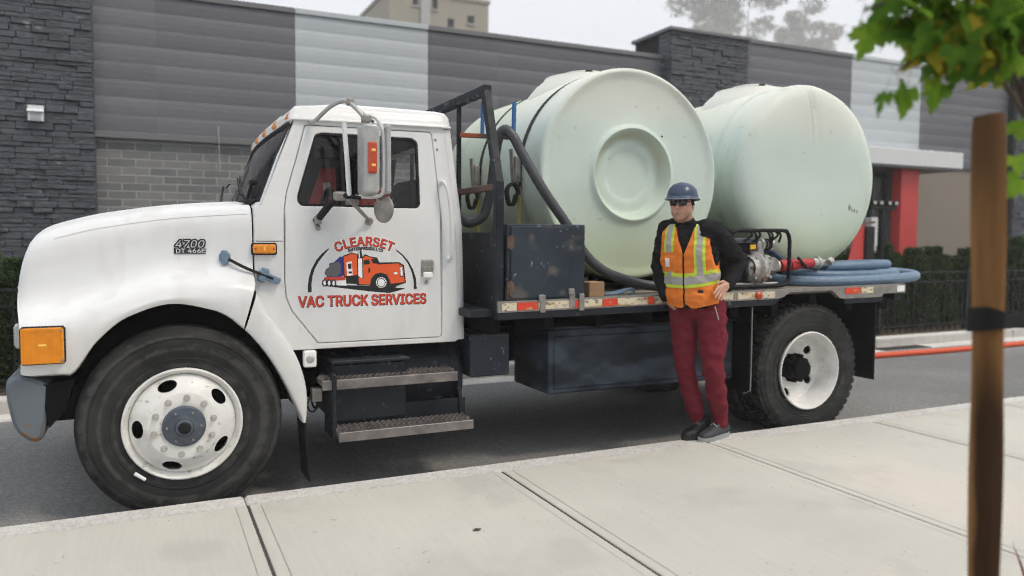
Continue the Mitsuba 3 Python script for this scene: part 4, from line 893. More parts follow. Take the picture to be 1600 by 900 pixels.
fl = box(-.005, .005, .12, .36, .09, .445, .002); v = np.array(fl.vertices); v[:, 0] += .635 + (.445 - v[:, 2]) * .06; v[:, 1] += (.445 - v[:, 2]) * .1 * (v[:, 1] > .2) * 0; fl.vertices = v
put('front_mud_flap', fl, 'rubber_black', TR)
put('air_tank', cat(box(1.72, 2.0, .30, .62, .585, .865, .008)), 'scuffed_steel', TR)

# --- flat deck
put('deck', cat(*[tilt(box(1.81, 5.36, .04 + k * .1495, .04 + k * .1495 + .145, 1.055, 1.092 + .002 * (k % 2), .003)) for k in range(16)]), 'deck_wood', TR, kind='stuff')
rp = Polygon([(1.775, 1.092), (1.775, 1.03), (4.0, 1.03), (4.06, 1.036), (4.14, 1.075), (4.56, 1.075), (4.65, 1.01), (4.72, 1.005), (5.10, 1.005), (5.12, 1.03), (5.37, 1.03), (5.37, 1.10), (1.775, 1.10)])
RL = put('side_rail', tilt(extrude_y(rp, -.012, .03)), 'steel_dull', TR); put('side_rail', tilt(extrude_y(rp, 2 * YC - .03, 2 * YC + .012)), 'steel_dull', TR)
rr = Polygon([(1.775, 1.028), (1.775, .985), (3.50, .985), (3.50, 1.028)]); rr2 = Polygon([(3.53, 1.028), (3.53, .985), (3.98, .985), (4.05, 1.028)]); rr3 = sbox(4.70, .965, 5.12, 1.003)
for q in (rr, rr2, rr3): put('rub_rail', tilt(extrude_y(q, -.010, .05)), 'black_steel', TR)
put('deck_frame', cat(*[tilt(box(x, x + .07, .06, 2 * YC - .06, .90, 1.05)) for x in np.arange(1.75, 5.2, .38)], tilt(box(1.7, 5.2, .80, .88, .86, 1.05)), tilt(box(1.7, 5.2, 1.56, 1.64, .86, 1.05))), 'under_black', TR)
segs = [(1.80, 1.9, 0), (1.902, 2.045, 1), (2.05, 2.30, 0), (2.302, 2.35, 1), (2.355, 2.515, 0), (2.52, 2.63, 1), (2.635, 2.87, 0), (2.872, 2.925, 1), (2.93, 3.14, 0), (3.145, 3.25, 1), (3.255, 3.60, 0), (3.64, 3.80, 0), (3.87, 3.99, 0), (4.70, 4.86, 1), (4.87, 5.0, 0), (5.27, 5.355, 2)]
for a, b, c in segs:
    put('reflective_tape', tilt(box(a, b, -.0165, -.013, 1.040, 1.088, .0008)), ('tape_white', 'tape_red', 'decal_white')[c], RL)
k = put('rail_marker', tilt(lathe([(1e-4, -.034), (.014, -.034), (.027, -.024), (.03, -.012)], 20, 'y', (3.835, 0, 1.062))), 'red_lens', RL)
for x in (2.06, 2.34): put('stake_clip', tilt(box(x, x + .035, -.03, -.014, 1.02, 1.13, .003)), 'steel_dull', RL)
# head board, cabinet and rack
BKH = put('head_board', tilt(cat(box(1.785, 1.805, .03, 2 * YC - .03, 1.02, 1.525, .004), box(1.62, 1.785, .05, 2 * YC - .05, 1.0, 1.05, .004))), 'black_steel', TR)
CB = put('deck_cabinet', box(1.84, 2.39, -.002, .235, 1.098, 1.575, .006), 'scuffed_steel', TR, label='scuffed dark steel cabinet on the deck behind the cab')
put('cabinet_door', box(1.862, 2.275, -.016, .002, 1.115, 1.560, .004), 'scuffed_steel', CB)
for z in (1.18, 1.46): put('hinge', cat(rod((1.858, -.016, z - .045), (1.858, -.016, z + .045), .011, 8), box(1.835, 1.88, -.020, -.008, z - .035, z + .035, .002)), 'rust_paint', CB)
put('hasp', cat(box(2.05, 2.09, -.03, -.012, 1.09, 1.135, .003), rbox(2.26, 2.30, -.035, -.012, 1.13, 1.17, .006), box(2.27, 2.31, -.024, -.01, 1.05, 1.14, .003)), 'steel_dull', CB)
RK = put('rack', cat(bar((1.795, .03, 1.0), (1.795, .03, 1.83), .055, .05, (0, 1, 0)), bar((1.795, .03, 1.81), (1.795, .235, 2.405), .055, .05, (0, 1, 0)), bar((1.795, 2 * YC - .03, 1.0), (1.795, 2 * YC - .03, 1.83), .055, .05, (0, 1, 0)), bar((1.795, 2 * YC - .03, 1.81), (1.795, 2 * YC - .235, 2.405), .055, .05, (0, 1, 0)), bar((1.795, .215, 2.415), (1.795, 2 * YC - .215, 2.415), .06, .06)), 'black_steel', TR, label='black square-tube headache rack behind the cab')
for y in (.70, 1.22, 1.74): put('upright', bar((1.795, y, 1.52), (1.795, y, 2.40), .028, .028, (0, 1, 0)), 'black_steel', RK)
put('cross_bar', bar((1.795, .05, 1.80), (1.795, 2 * YC - .05, 1.80), .04, .04), 'rust_paint', RK)
put('hose_hook', bar((1.79, .66, 2.185), (2.09, .47, 2.165), .03, .03), 'pole_rust', RK)
put('hook_pin', cat(rod((1.935, .62, 2.19), (1.94, .62, 2.41), .014, 10)), 'pole_blue', RK); put('hook_pin', rod((2.10, .47, 2.16), (2.105, .47, 2.40), .015, 10), 'pole_blue', RK)
# toolbox under the deck, flaps, rear bits
TB = put('under_box', rbox(2.20, 3.74, .13, .66, .462, .895, .018), 'box_paint', TR, smooth=30, label='long dark steel toolbox under the deck'); put('lid', box(2.24, 3.70, .120, .135, .50, .845, .006), 'box_paint', TB); put('top_lip', box(2.19, 3.75, .11, .67, .893, .912, .004), 'black_steel', TB)
put('mud_flap', box(5.10, 5.115, .04, .66, .37, 1.01, .004), 'rubber_black', TR); put('mud_flap', box(5.10, 5.115, 2 * YC - .66, 2 * YC - .04, .37, 1.01, .004), 'rubber_black', TR)
put('mud_flap', rbox(3.80, 3.825, .02, .40, .36, 1.00, .012), 'rubber_black', TR); put('flap_edge', tube(spline([(3.803, .012, 1.0), (3.803, .012, .45), (3.803, .03, .38), (3.803, .08, .36)], 5), .005, 6), 'steel_dull', TR)
put('side_reflector', lathe([(1e-4, -.01), (.085, -.01), (.09, .0)], 28, 'y', (3.80, .30, .63)), 'reflector_yellow', TR)
put('rear_frame', cat(tilt(box(5.30, 5.37, .03, 2 * YC - .03, .97, 1.09, .005)), box(5.12, 5.3, .75, 1.7, .6, .95, .01)), 'black_steel', TR)

# ================================================================ LOAD ON THE DECK
def tank(name, label, xc, zc, R, y0, y1, ring):
    k = thing(name, label, 'water tank', 'plastic tanks lying across the deck')
    if ring:
        face = [(1e-4, .088), (.09, .090), (.105, .086), (.16, .088), (.185, .080), (.20, .072), (.235, .070), (.262, .074), (.285, .060), (.305, .028), (.316, .0), (.327, -.012), (.340, -.010), (.350, .004), (.372, .014), (.47, .024), (.52, .020), (.55, .024), (.66, .020), (.70, .008), (.722, -.004), (.74, -.002), (.752, .012), (.757, .035)]
    else:
        face = [(1e-4, .014), (.12, .014), (.14, .010), (.30, .006), (.42, -.002), (.52, -.002), (.60, .004), (.655, .014), (.70, .032), (.73, .055), (.748, .085), (.756, .12)]
    s = R / .757; L = y1 - y0
    body = [(r * s, h) for r, h in face] + [(R, .26), (R, .30), (R - .014, .315), (R - .014, .345), (R, .36), (R + .002, L * .42), (R + .002, L * .56)]
    body += [(r, L - h) for r, h in body[:0]] + [(R, L - .36), (R - .014, L - .345), (R - .014, L - .315), (R, L - .30)] + [(r * s, L - max(h, 0) if ring else L - h) for r, h in face[::-1] if r > 1e-3] + [(1e-4, L - .088)]
    m = lathe(body, 96, 'y', (xc, y0, zc)); v = np.array(m.vertices)
    if m.volume < 0: m.invert()
    # slightly flattened where it rests on the timbers, soft waviness of rotomoulded plastic
    d = v - [xc, 0, zc]; rr = np.hypot(d[:, 0], d[:, 2]); w = (meshkit.fbm(v * 2.2, 3) - .5) * .014
    v[:, [0, 2]] += (d[:, [0, 2]] / np.maximum(rr, 1e-3)[:, None]) * (w * (rr > .5))[:, None]
    v[:, 1] += (meshkit.fbm(v * 3.1, 3, 5) - .5) * .012 * (rr < .72) * np.where(v[:, 1] < YC, 1, 0)
    zb = 1.185 + .011 * (xc - 1.8); v[:, 2] = np.maximum(v[:, 2], zb); m.vertices = v
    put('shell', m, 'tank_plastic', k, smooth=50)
    hz = zc + R
    put('manway', lathe([(.52, -.20), (.47, -.10), (.40, -.015), (.34, .035), (.325, .06), (.30, .066), (1e-4, .07)], 40, 'y') .apply_transform(trimesh.transformations.rotation_matrix(math.pi / 2, (1, 0, 0))).apply_translation((xc + .06, 1.22, hz)), 'tank_cover', k, smooth=40)
    put('lid', lathe([(1e-4, .115), (.14, .115), (.19, .10), (.20, .06)], 32, 'y').apply_transform(trimesh.transformations.rotation_matrix(math.pi / 2, (1, 0, 0))).apply_translation((xc + .06, 1.22, hz)), 'tank_cover', k, smooth=40)
    for a in (0.3, 2.4, 4.3): put('lid_knob', rbox(xc + .06 + .27 * math.cos(a) - .03, xc + .06 + .27 * math.cos(a) + .03, 1.22 + .27 * math.sin(a) - .012, 1.22 + .27 * math.sin(a) + .012, hz + .06, hz + .085, .008), 'rubber_black', k)
    for x in (xc - .42, xc + .30):
        put('bearer', tilt(box(x, x + .12, y0 + .10, y1 - .1, 1.094, 1.195, .006)), 'block_wood', k)
    put('saddle', tilt(box(xc - .52, xc + .56, y0 + .16, y1 - .16, 1.15, 1.20, .01)), 'under_black', k)
    return k
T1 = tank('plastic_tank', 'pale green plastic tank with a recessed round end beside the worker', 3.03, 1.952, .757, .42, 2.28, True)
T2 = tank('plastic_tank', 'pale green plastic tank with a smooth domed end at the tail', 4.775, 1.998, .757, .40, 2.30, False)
put('bung', rod((3.29, .43, 2.24), (3.29, .447, 2.24), .006, 8), 'seam_black', T1)
face_y = lambda r: .40 + float(np.interp(r, [0, .30, .42, .52, .60, .655, .70, .73, .748, .756], [.014, .006, -.002, -.002, .004, .014, .032, .055, .085, .12]))
sm = [(4.69 + .10 * t, 2.745 - .62 * t) for t in np.linspace(0, 1, 26)]
put('mould_seam', tube([(x, face_y(math.hypot(x - 4.775, z - 1.998)) - .0005, z) for x, z in sm], .003, 6), 'tank_cover', T2)
mat('ink_faded', lambda p, n, uv: mix((.06, .06, .055), (.40, .45, .40), fbm(p.x * 70, p.y * 70, p.z * 70)), .6)
for x, z, w_, h_ in ((5.165, 1.735, .022, .050), (5.196, 1.725, .014, .042), (5.222, 1.715, .020, .034), (5.262, 1.712, .016, .030)):
    y = face_y(math.hypot(x + w_ / 2 - 4.775, z + h_ / 2 - 1.998)); put('ink_mark', hull([(x + a_, y + d_ - .003, z + b_) for a_ in (0, w_) for b_ in (.006, h_ - .006) for d_ in (0, .02)] + [(x + w_ * .5, y + d_ - .003, z + b_) for b_ in (0, h_) for d_ in (0, .02)]), 'ink_faded', T2)
# ratchet straps round the first tank
def strap(y, lb, zc=1.952, xc=3.03, R=.757):
    k = thing('ratchet_strap', lb, 'strap')
    a = np.linspace(math.radians(8), math.radians(188), 60)
    S = [np.stack([xc + (R + o) * np.cos(a), np.full(60, y + d), zc + (R + o) * np.sin(a)], 1) for d, o in ((0, .001), (0, .005), (.045, .005), (.045, .001))]
    m = loft(S)
    put('webbing', m, 'strap_black', k, smooth=60)
    put('tail', cat(box(2.262, 2.268, y + .0, y + .045, 1.12, 1.86, .001)), 'strap_yellow', k)
    put('ratchet', cat(rbox(2.215, 2.262, y - .02, y + .06, 1.88, 2.07, .012), rod((2.235, y - .035, 1.93), (2.235, y + .075, 1.93), .014, 10), bar((2.215, y + .02, 1.90), (2.20, y + .02, 2.12), .05, .012)), 'steel_dull', k)
    c = [(2.215 + .04 * math.cos(t) * (1 + .12 * math.sin(3 * t)), y + .0 + .006 * t, 1.80 + .075 * math.sin(t)) for t in np.linspace(0, 4 * np.pi, 40)]
    put('coil', tube(c, .011, 6), 'strap_black', k)
    put('hook', tube(spline([(2.265, y + .02, 1.22), (2.25, y + .02, 1.17), (2.275, y + .02, 1.145), (2.285, y + .02, 1.18)], 5), .007, 6), 'steel_dull', k)
strap(.70, 'black ratchet strap with a coiled tail nearest the grey hose on the tank')
strap(1.45, 'black ratchet strap with a buckle behind the headache rack')
# grey suction hose
P = [(1.79, .88, 1.80), (1.80, .86, 1.70), (1.849, .80, 1.635), (1.892, .75, 1.592), (1.975, .71, 1.635), (2.005, .69, 1.72), (2.019, .65, 1.851), (2.012, .57, 2.06), (2.02, .53, 2.17), (2.05, .49, 2.218), (2.095, .45, 2.16), (2.135, .42, 2.067), (2.229, .36, 1.875), (2.312, .33, 1.739), (2.42, .30, 1.585), (2.561, .28, 1.377), (2.70, .25, 1.262), (2.85, .23, 1.205), (2.969, .22, 1.172), (3.173, .20, 1.148), (3.45, .20, 1.150), (3.62, .22, 1.152)]
put('suction_hose', tube(spline(P, 7), .034, 14), 'hose_grey', smooth=60, label='dark grey suction hose looping over the rack hook and down past the first tank', cat='hose')
put('wood_block', box(2.445, 2.562, .03, .15, 1.104, 1.205, .006), 'block_wood', label='short brown wood block beside the deck cabinet', cat='wood block')
k = thing('tie_down_bar', 'bent blue grey steel bar lying beside the wood block', 'bar')
put('bar', bar((2.60, .10, 1.112), (2.78, .09, 1.15), .035, .012), 'latch_blue', k); put('hook', tube(spline([(2.60, .09, 1.115), (2.70, .07, 1.125), (2.80, .09, 1.15), (2.84, .10, 1.13), (2.80, .10, 1.112)], 6), .009, 8), 'latch_blue', k)

# petrol trash pump
PU = thing('engine_pump', 'small silver and black engine pump in a black tube frame', 'pump')
def frame_loop(y):
    c = [(3.72, y, 1.16), (3.72, y, 1.54), (4.18, y, 1.555), (4.235, y, 1.53), (4.25, y, 1.47), (4.25, y, 1.20), (4.235, y, 1.165), (4.18, y, 1.15)]
    return tube(np.vstack([[(3.70, y, 1.14)], spline([(3.69, y, 1.16), (3.69, y, 1.50), (3.72, y, 1.545), (3.80, y, 1.553), (4.17, y, 1.556), (4.225, y, 1.54), (4.248, y, 1.49), (4.25, y, 1.42), (4.25, y, 1.24), (4.243, y, 1.18), (4.20, y, 1.147), (4.10, y, 1.142), (3.80, y, 1.139)], 6), [(3.70, y, 1.14)]]), .0145, 10)
put('frame', frame_loop(.12), 'rubber_black', PU, smooth=50); put('frame', frame_loop(.50), 'rubber_black', PU, smooth=50)
put('cross_tube', cat(*[rod((x, .12, z), (x, .50, z), .012, 8) for x, z in ((3.80, 1.142), (4.18, 1.15), (4.16, 1.556), (3.78, 1.552))]), 'rubber_black', PU)
put('casing', lathe([(1e-4, .0), (.07, .0), (.10, .012), (.112, .03), (.115, .06), (.108, .09), (.115, .10), (.13, .105), (.13, .13), (.10, .14), (.09, .20)], 40, 'x', (4.145, .26, 1.275)).apply_transform(trimesh.transformations.concatenate_matrices(trimesh.transformations.translation_matrix((4.10, .26, 1.275)), trimesh.transformations.rotation_matrix(math.radians(200), (0, 0, 1)), trimesh.transformations.translation_matrix((-4.10, -.26, -1.275)))), 'aluminium', PU, smooth=35)
put('nozzle', cat(rod((4.06, .24, 1.37), (4.06, .24, 1.46), .036, 16), lathe([(.03, 0), (.05, 0), (.05, .02), (.036, .025), (.036, .09), (.045, .095), (.045, .12), (.03, .12)], 24, 'x', (4.06, .24, 1.45)), rod((4.02, .24, 1.45), (4.19, .24, 1.45), .032, 16)), 'aluminium', PU, smooth=35)
put('coupling', cat(rod((4.13, .24, 1.45), (4.16, .24, 1.45), .045, 18), rod((4.10, .24, 1.45), (4.115, .24, 1.45), .042, 18)), 'rubber_black', PU, smooth=35)
put('volute', cat(lathe([(1e-4, -.03), (.05, -.03), (.055, -.02), (.055, .05), (.07, .055), (.07, .07)], 30, 'y', (4.17, .22, 1.30)), rod((4.14, .25, 1.28), (4.25, .25, 1.285), .05, 18)), 'aluminium', PU, smooth=35)
put('engine', cat(rbox(3.74, 4.0, .18, .46, 1.16, 1.40, .03), rbox(3.78, 3.98, .20, .44, 1.39, 1.47, .02)), 'rubber_black', PU, smooth=40)
put('cooling_fin', cat(*[box(3.90, 4.02, .165, .20, 1.18 + .018 * i, 1.188 + .018 * i, .002) for i in range(11)]), 'aluminium', PU, kind='stuff')
put('bolt', cat(*[rod((4.0 + .095 * math.cos(a), .12, 1.27 + .095 * math.sin(a)), (4.0 + .095 * math.cos(a), .16, 1.27 + .095 * math.sin(a)), .012, 8) for a in np.linspace(.5, 5.6, 7)], lathe([(1e-4, -.01), (.085, -.01), (.11, .01), (.115, .05)], 26, 'y', (4.0, .145, 1.27))), 'aluminium', PU, kind='stuff')
put('drain_cap', rod((4.0, .10, 1.20), (4.0, .16, 1.20), .022, 12), 'rust_paint', PU); put('label_plate', box(3.90, 3.955, .155, .162, 1.415, 1.45, .002), 'sticker_yellow', PU); put('fuel_tank', rbox(3.74, 4.0, .16, .46, 1.46, 1.50, .018), 'hub_steel', PU)
put('cable', cat(*[tube(spline([(a, .13, 1.555), (a + .02, .12, 1.52), (a + b, .16, 1.47)], 5), .009, 6) for a, b in ((3.86, -.02), (3.90, .06), (3.94, -.01), (4.03, .07), (4.06, .05), (4.11, -.02), (4.14, .04))]), 'rubber_black', PU, kind='stuff')
put('foot', cat(box(3.78, 4.2, .16, .22, 1.12, 1.165, .006), box(3.78, 4.2, .40, .46, 1.12, 1.165, .006)), 'aluminium', PU)
# red camlock coupling and blue hose
k = thing('hose_coupling', 'red anodised hose coupling with a silver end beside the pump', 'coupling')
put('body', cat(rod((4.27, .24, 1.285), (4.44, .24, 1.295), .046, 20), rod((4.44, .24, 1.295), (4.60, .24, 1.305), .038, 20), rod((4.36, .24, 1.29), (4.38, .24, 1.291), .054, 20)), 'fitting_red', k, smooth=35)
put('lever', bar((4.40, .18, 1.35), (4.50, .19, 1.27), .014, .02), 'rubber_black', k)
put('end', cat(rod((4.60, .24, 1.305), (4.70, .25, 1.305), .042, 18), rod((4.66, .25, 1.305), (4.68, .25, 1.305), .052, 18), rod((4.70, .25, 1.305), (4.80, .27, 1.30), .03, 16), rod((4.76, .21, 1.31), (4.79, .21, 1.33), .03, 10)), 'aluminium', k, smooth=35)
def coil_pts():
    Q = [(4.78, .27, 1.305), (4.95, .25, 1.305), (5.2, .22, 1.315), (5.42, .23, 1.325), (5.54, .33, 1.325), (5.56, .50, 1.32), (5.42, .62, 1.31), (5.1, .64, 1.29), (4.8, .60, 1.275), (4.62, .52, 1.27), (4.55, .42, 1.26), (4.62, .30, 1.235), (4.80, .22, 1.22), (5.1, .18, 1.22), (5.4, .17, 1.23), (5.55, .25, 1.235), (5.60, .42, 1.23), (5.48, .58, 1.21), (5.1, .66, 1.19), (4.7, .62, 1.18), (4.48, .50, 1.175), (4.42, .36, 1.17), (4.52, .22, 1.165), (4.75, .13, 1.165), (5.1, .10, 1.17), (5.5, .12, 1.185), (5.78, .22, 1.20), (5.86, .42, 1.215), (5.72, .62, 1.235), (5.45, .72, 1.24)]
    Q = np.array(Q); Q[:, 2] = 1.163 + (Q[:, 2] - 1.165) * .78
    return spline(Q, 8)
cp = coil_pts(); rad = .037 * np.ones(len(cp))
put('discharge_hose', tube(cp, rad, 16), 'hose_blue', smooth=60, label='coiled blue ribbed hose piled on the deck tail', cat='hose')
HC = 'discharge_hose'; mat('hose_rib', (.17, .25, .345), .4)
cpd = resample(cp, 560); tg = np.gradient(cpd, axis=0); tg /= np.linalg.norm(tg, axis=1, keepdims=True)
rings = []
for i in range(230, 530, 1):
    t = tg[i]; u = np.cross(t, [0, 0, 1.]); u /= np.linalg.norm(u); w = np.cross(t, u)
    a = np.linspace(0, 2 * np.pi, 13)[:-1]; S = [[cpd[i] + t * d + r * (np.cos(b) * u + np.sin(b) * w) for b in a] for d, r in ((-.0065, .0365), (-.0045, .0422), (.0045, .0422), (.0065, .0365))]
    rings.append(loft([np.vstack([s, s[:1]]) for s in S]))
put('rib', cat(*rings), 'hose_rib', HC, smooth=40, kind='stuff')
put('lay_flat_hose', tube(spline([(4.22, .35, 1.42), (4.32, .40, 1.40), (4.44, .42, 1.34), (4.52, .40, 1.285), (4.50, .38, 1.20)], 8), [.026] * 33, 12), 'hose_navy', smooth=50, label='navy hose running down behind the red coupling', cat='hose')

# ================================================================ STAKE, TIE, MAPLE
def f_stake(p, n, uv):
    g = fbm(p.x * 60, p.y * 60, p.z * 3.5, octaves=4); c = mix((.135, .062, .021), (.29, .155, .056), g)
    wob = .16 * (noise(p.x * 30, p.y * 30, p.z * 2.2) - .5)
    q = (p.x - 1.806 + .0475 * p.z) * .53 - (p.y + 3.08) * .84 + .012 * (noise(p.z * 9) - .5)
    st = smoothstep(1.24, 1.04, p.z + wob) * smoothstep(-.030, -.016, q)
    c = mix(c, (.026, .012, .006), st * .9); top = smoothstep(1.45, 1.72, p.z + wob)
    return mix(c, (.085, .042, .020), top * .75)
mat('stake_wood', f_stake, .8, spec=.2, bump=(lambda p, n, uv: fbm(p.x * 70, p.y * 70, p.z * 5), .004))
zs = np.linspace(.02, 1.795, 40); S = []
for z in zs:
    a = np.linspace(0, 2 * np.pi, 29); r = .0365 + .0022 * np.sin(a * 3 + z * 4) + .002 * math.sin(z * 9)
    if z > 1.78: r = r * .93
    x = 1.806 - .0475 * z + 0; S.append(np.stack([x + r * np.cos(a), -3.08 + r * np.sin(a), np.full(29, z + (.012 * math.cos(z) if z > 1.79 else 0))], 1))
sk = loft(S, cap1=True); v = np.array(sk.vertices); tp = v[:, 2] > 1.785; v[tp, 2] += (v[tp, 0] - 1.72) * .18 + (meshkit.noise(v[tp] * 60) - .5) * .008; sk.vertices = v
if sk.volume < 0: sk.invert()
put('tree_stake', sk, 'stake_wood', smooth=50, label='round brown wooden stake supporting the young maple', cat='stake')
# tie: a figure of eight belt from the stake to the trunk
STX = lambda z: 1.806 - .0475 * z
TK = np.array([2.075, -3.03])
def band(P, hts, th=.003):
    S = [];P = np.array(P)
    for i in range(len(P)):
        t = P[min(i + 1, len(P) - 1)] - P[max(i - 1, 0)]; nrm = np.array([t[1], -t[0]]); nrm /= np.linalg.norm(nrm) + 1e-9
        zc, h = hts[i]; S.append([(P[i][0] + nrm[0] * o, P[i][1] + nrm[1] * o, zc + s * h / 2) for o, s in ((0, -1), (th, -1), (th, 1), (0, 1), (0, -1))])
    return loft(S)
aw = np.linspace(math.radians(55), math.radians(305), 26); c0 = STX(1.29)
wrap = [(c0 + .0410 * math.cos(a), -3.08 + .0410 * math.sin(a)) for a in aw]
hw = [(1.287 + .004 * math.sin(a * 2), .060 - .022 * max(0, math.cos(a - math.radians(300)))) for a in aw]
e1 = [(TK[0] - .01, TK[1] + .028)]; e2 = [(TK[0] - .0, TK[1] - .026)]
pa = [(TK[0] + .02, TK[1] + .025)] + [tuple(np.array(wrap[0]) + (np.array(e1[0]) - wrap[0]) * t) for t in (1, .66, .33)] + wrap + [tuple(np.array(wrap[-1]) + (np.array(e2[0]) - wrap[-1]) * t) for t in (.3, .6, 1)]
ha_ = [(1.262, .05)] + [(1.262, .05), (1.268, .04), (1.276, .035)] + hw + [(1.282, .034), (1.268, .044), (1.255, .056)]
put('tree_tie', band(pa, ha_), 'rubber_black', smooth=50, label='black rubber belt tying the stake to the maple trunk', cat='tree tie')

RM = lambda b: [(x, -3.1 + (y + 3.1) * .35, z) for x, y, z in b]
MP = thing('maple_tree', 'young maple with green lobed leaves turning yellow, tied to the stake', 'tree')
tr = [(2.10, -3.03, .05), (2.085, -3.03, .8), (2.075, -3.03, 1.3), (2.06, -3.02, 1.62), (1.99, -2.98, 1.73), (1.90, -2.95, 1.80)]
put('trunk', tube(spline(tr[:3] + RM([(2.06, -3.02, 1.62), (2.10, -2.98, 1.85), (2.12, -2.95, 2.2), (2.10, -2.92, 2.7)]), 8), np.interp(np.linspace(0, 1, 49), [0, .5, 1], [.024, .020, .008]), 10), 'bark', MP, smooth=50)
br = [
    [(2.06, -3.02, 1.62), (1.97, -2.99, 1.74), (1.875, -2.97, 1.825), (1.80, -2.96, 1.90), (1.755, -2.95, 1.985), (1.71, -2.93, 2.09)],
    [(1.93, -2.98, 1.78), (1.88, -2.95, 1.87), (1.84, -2.93, 1.97), (1.83, -2.9, 2.12), (1.85, -2.85, 2.3)],
    [(1.90, -2.975, 1.80), (1.875, -2.99, 1.90), (1.865, -3.0, 2.02), (1.875, -3.0, 2.2)],
    [(1.755, -2.95, 1.985), (1.68, -2.9, 2.0), (1.60, -2.86, 1.98), (1.54, -2.84, 1.94)],
    [(1.71, -2.93, 2.09), (1.62, -2.88, 2.10), (1.5, -2.84, 2.07), (1.38, -2.8, 2.02)],
    [(1.71, -2.93, 2.09), (1.66, -2.9, 2.2), (1.55, -2.85, 2.3), (1.42, -2.8, 2.33)],
    [(1.83, -2.9, 2.12), (1.9, -2.8, 2.2), (2.0, -2.7, 2.3)], [(1.85, -2.85, 2.3), (1.8, -2.8, 2.45), (1.7, -2.75, 2.6)], [(2.1, -2.98, 1.9), (2.2, -2.9, 2.0), (2.35, -2.8, 2.12)],
    [(1.62, -2.86, 1.98), (1.55, -2.84, 1.93), (1.49, -2.82, 1.89)]]
for b in br: b = RM(b); put('branch', tube(spline(b, 6), np.interp(np.linspace(0, 1, (len(b) - 1) * 6 + 1), [0, 1], [.0085, .003]), 8), 'bark', MP, smooth=50)
leaf_cols = {}
def leaf_bsdf(nm, a, b, tr):
    scene[nm] = {'type': 'principledthin', 'base_color': proc(lambda p, n, uv: mix(a, b, dr.clip(fbm(p.x * 38, p.y * 38, p.z * 38) * 1.3 - .15, 0, 1))), 'roughness': .42, 'diff_trans': tr}
leaf_bsdf('leaf_deep', (.065, .17, .026), (.16, .30, .036), 1.1); leaf_bsdf('leaf_mid', (.14, .30, .03), (.27, .42, .045), 1.1); leaf_bsdf('leaf_yellow', (.30, .36, .035), (.58, .40, .045), 1.1)
_half = [(0, 0), (.06, .02), (.20, -.06), (.36, -.13), (.33, -.02), (.52, .04), (.46, .14), (.62, .30), (.46, .32), (.50, .46), (.36, .42), (.20, .36), (.27, .56), (.21, .68), (.12, .72), (.10, .86), (0, 1.02)]
def leaf_mesh(seed):
    q = np.random.default_rng(seed); h = np.array(_half); R = h + q.normal(0, .018, h.shape) * (h[:, :1] > .05); Lh = np.stack([-h[:, 0], h[:, 1]], 1) + q.normal(0, .018, h.shape) * (h[:, :1] > .05)
    ring = np.vstack([R, Lh[-2:0:-1]]); c = Polygon(ring).buffer(0)
    if c.geom_type != 'Polygon': c = max(c.geoms, key=lambda g: g.area)
    v, f = trimesh.creation.triangulate_polygon(c, engine='earcut'); t = trimesh.Trimesh(np.c_[v, np.zeros(len(v))], f, process=False).subdivide()
    x, y = t.vertices[:, 0], t.vertices[:, 1]; t.vertices[:, 2] = -.22 * x * x - q.uniform(.10, .3) * (y - .3) ** 2 + .08 * np.abs(x) + .03 * np.sin(9 * x + seed)
    st = tube([(0, .05, 0), (0, -.3, .04), (0, -.62, .12)], .012, 5)
    return cat(t, st)
lv = [(leaf_mesh(k), mt) for k, mt in enumerate(('leaf_deep', 'leaf_mid', 'leaf_yellow', 'leaf_deep', 'leaf_mid', 'leaf_deep'))]
lp = [ply(m, mt, True) for m, mt in lv]
lr = np.random.default_rng(5)
def add_leaf(pos, size, kind=None, droop=None):
    """base near pos, tip hanging down and outward"""
    d = np.array([lr.normal(0, .55), lr.normal(0, .55), -lr.uniform(.5, 1.1)]) if droop is None else np.array(droop, float)
    d /= np.linalg.norm(d); n = np.array([lr.normal(0, .6), lr.normal(-.3, .6), lr.uniform(.2, 1)]); n -= d * (n @ d); n /= np.linalg.norm(n); x = np.cross(d, n)
    i = lr.choice(6, p=[.22, .23, .13, .17, .15, .10]) if kind is None else kind
    m = np.eye(4); m[:3, 0] = x * size * .96; m[:3, 1] = d * size; m[:3, 2] = n * size; m[:3, 3] = pos
    scene[key_of('leaf', MP)] = {**lp[i], 'to_world': T(m.tolist())}
# clusters along the branches
cl = [((1.70, -2.93, 2.06), .10, 26), ((1.58, -2.87, 2.02), .095, 30), ((1.50, -2.84, 2.00), .09, 24), ((1.44, -2.80, 2.03), .05, 11), ((1.80, -2.93, 2.04), .10, 28), ((1.64, -2.88, 2.14), .10, 26), ((1.50, -2.84, 2.13), .08, 18),
      ((1.90, -2.90, 2.06), .10, 22), ((1.86, -2.86, 2.26), .13, 20), ((2.02, -2.72, 2.25), .13, 14), ((1.66, -2.78, 2.48), .15, 5), ((2.3, -2.82, 2.1), .12, 4), ((1.50, -2.80, 2.30), .07, 8), ((2.1, -2.92, 2.62), .15, 6), ((1.66, -2.90, 2.0), .075, 14), ((1.76, -2.92, 1.985), .06, 10), ((1.96, -2.92, 2.0), .08, 12)]
for c, r, n in cl:
    for _ in range(n): add_leaf(np.array(RM([c])[0]) + lr.normal(0, .62, 3) * r * np.array([1, .9, .8]) + [.012 + .035 * (c[0] < 1.6), 0, -.012], lr.uniform(.062, .10))
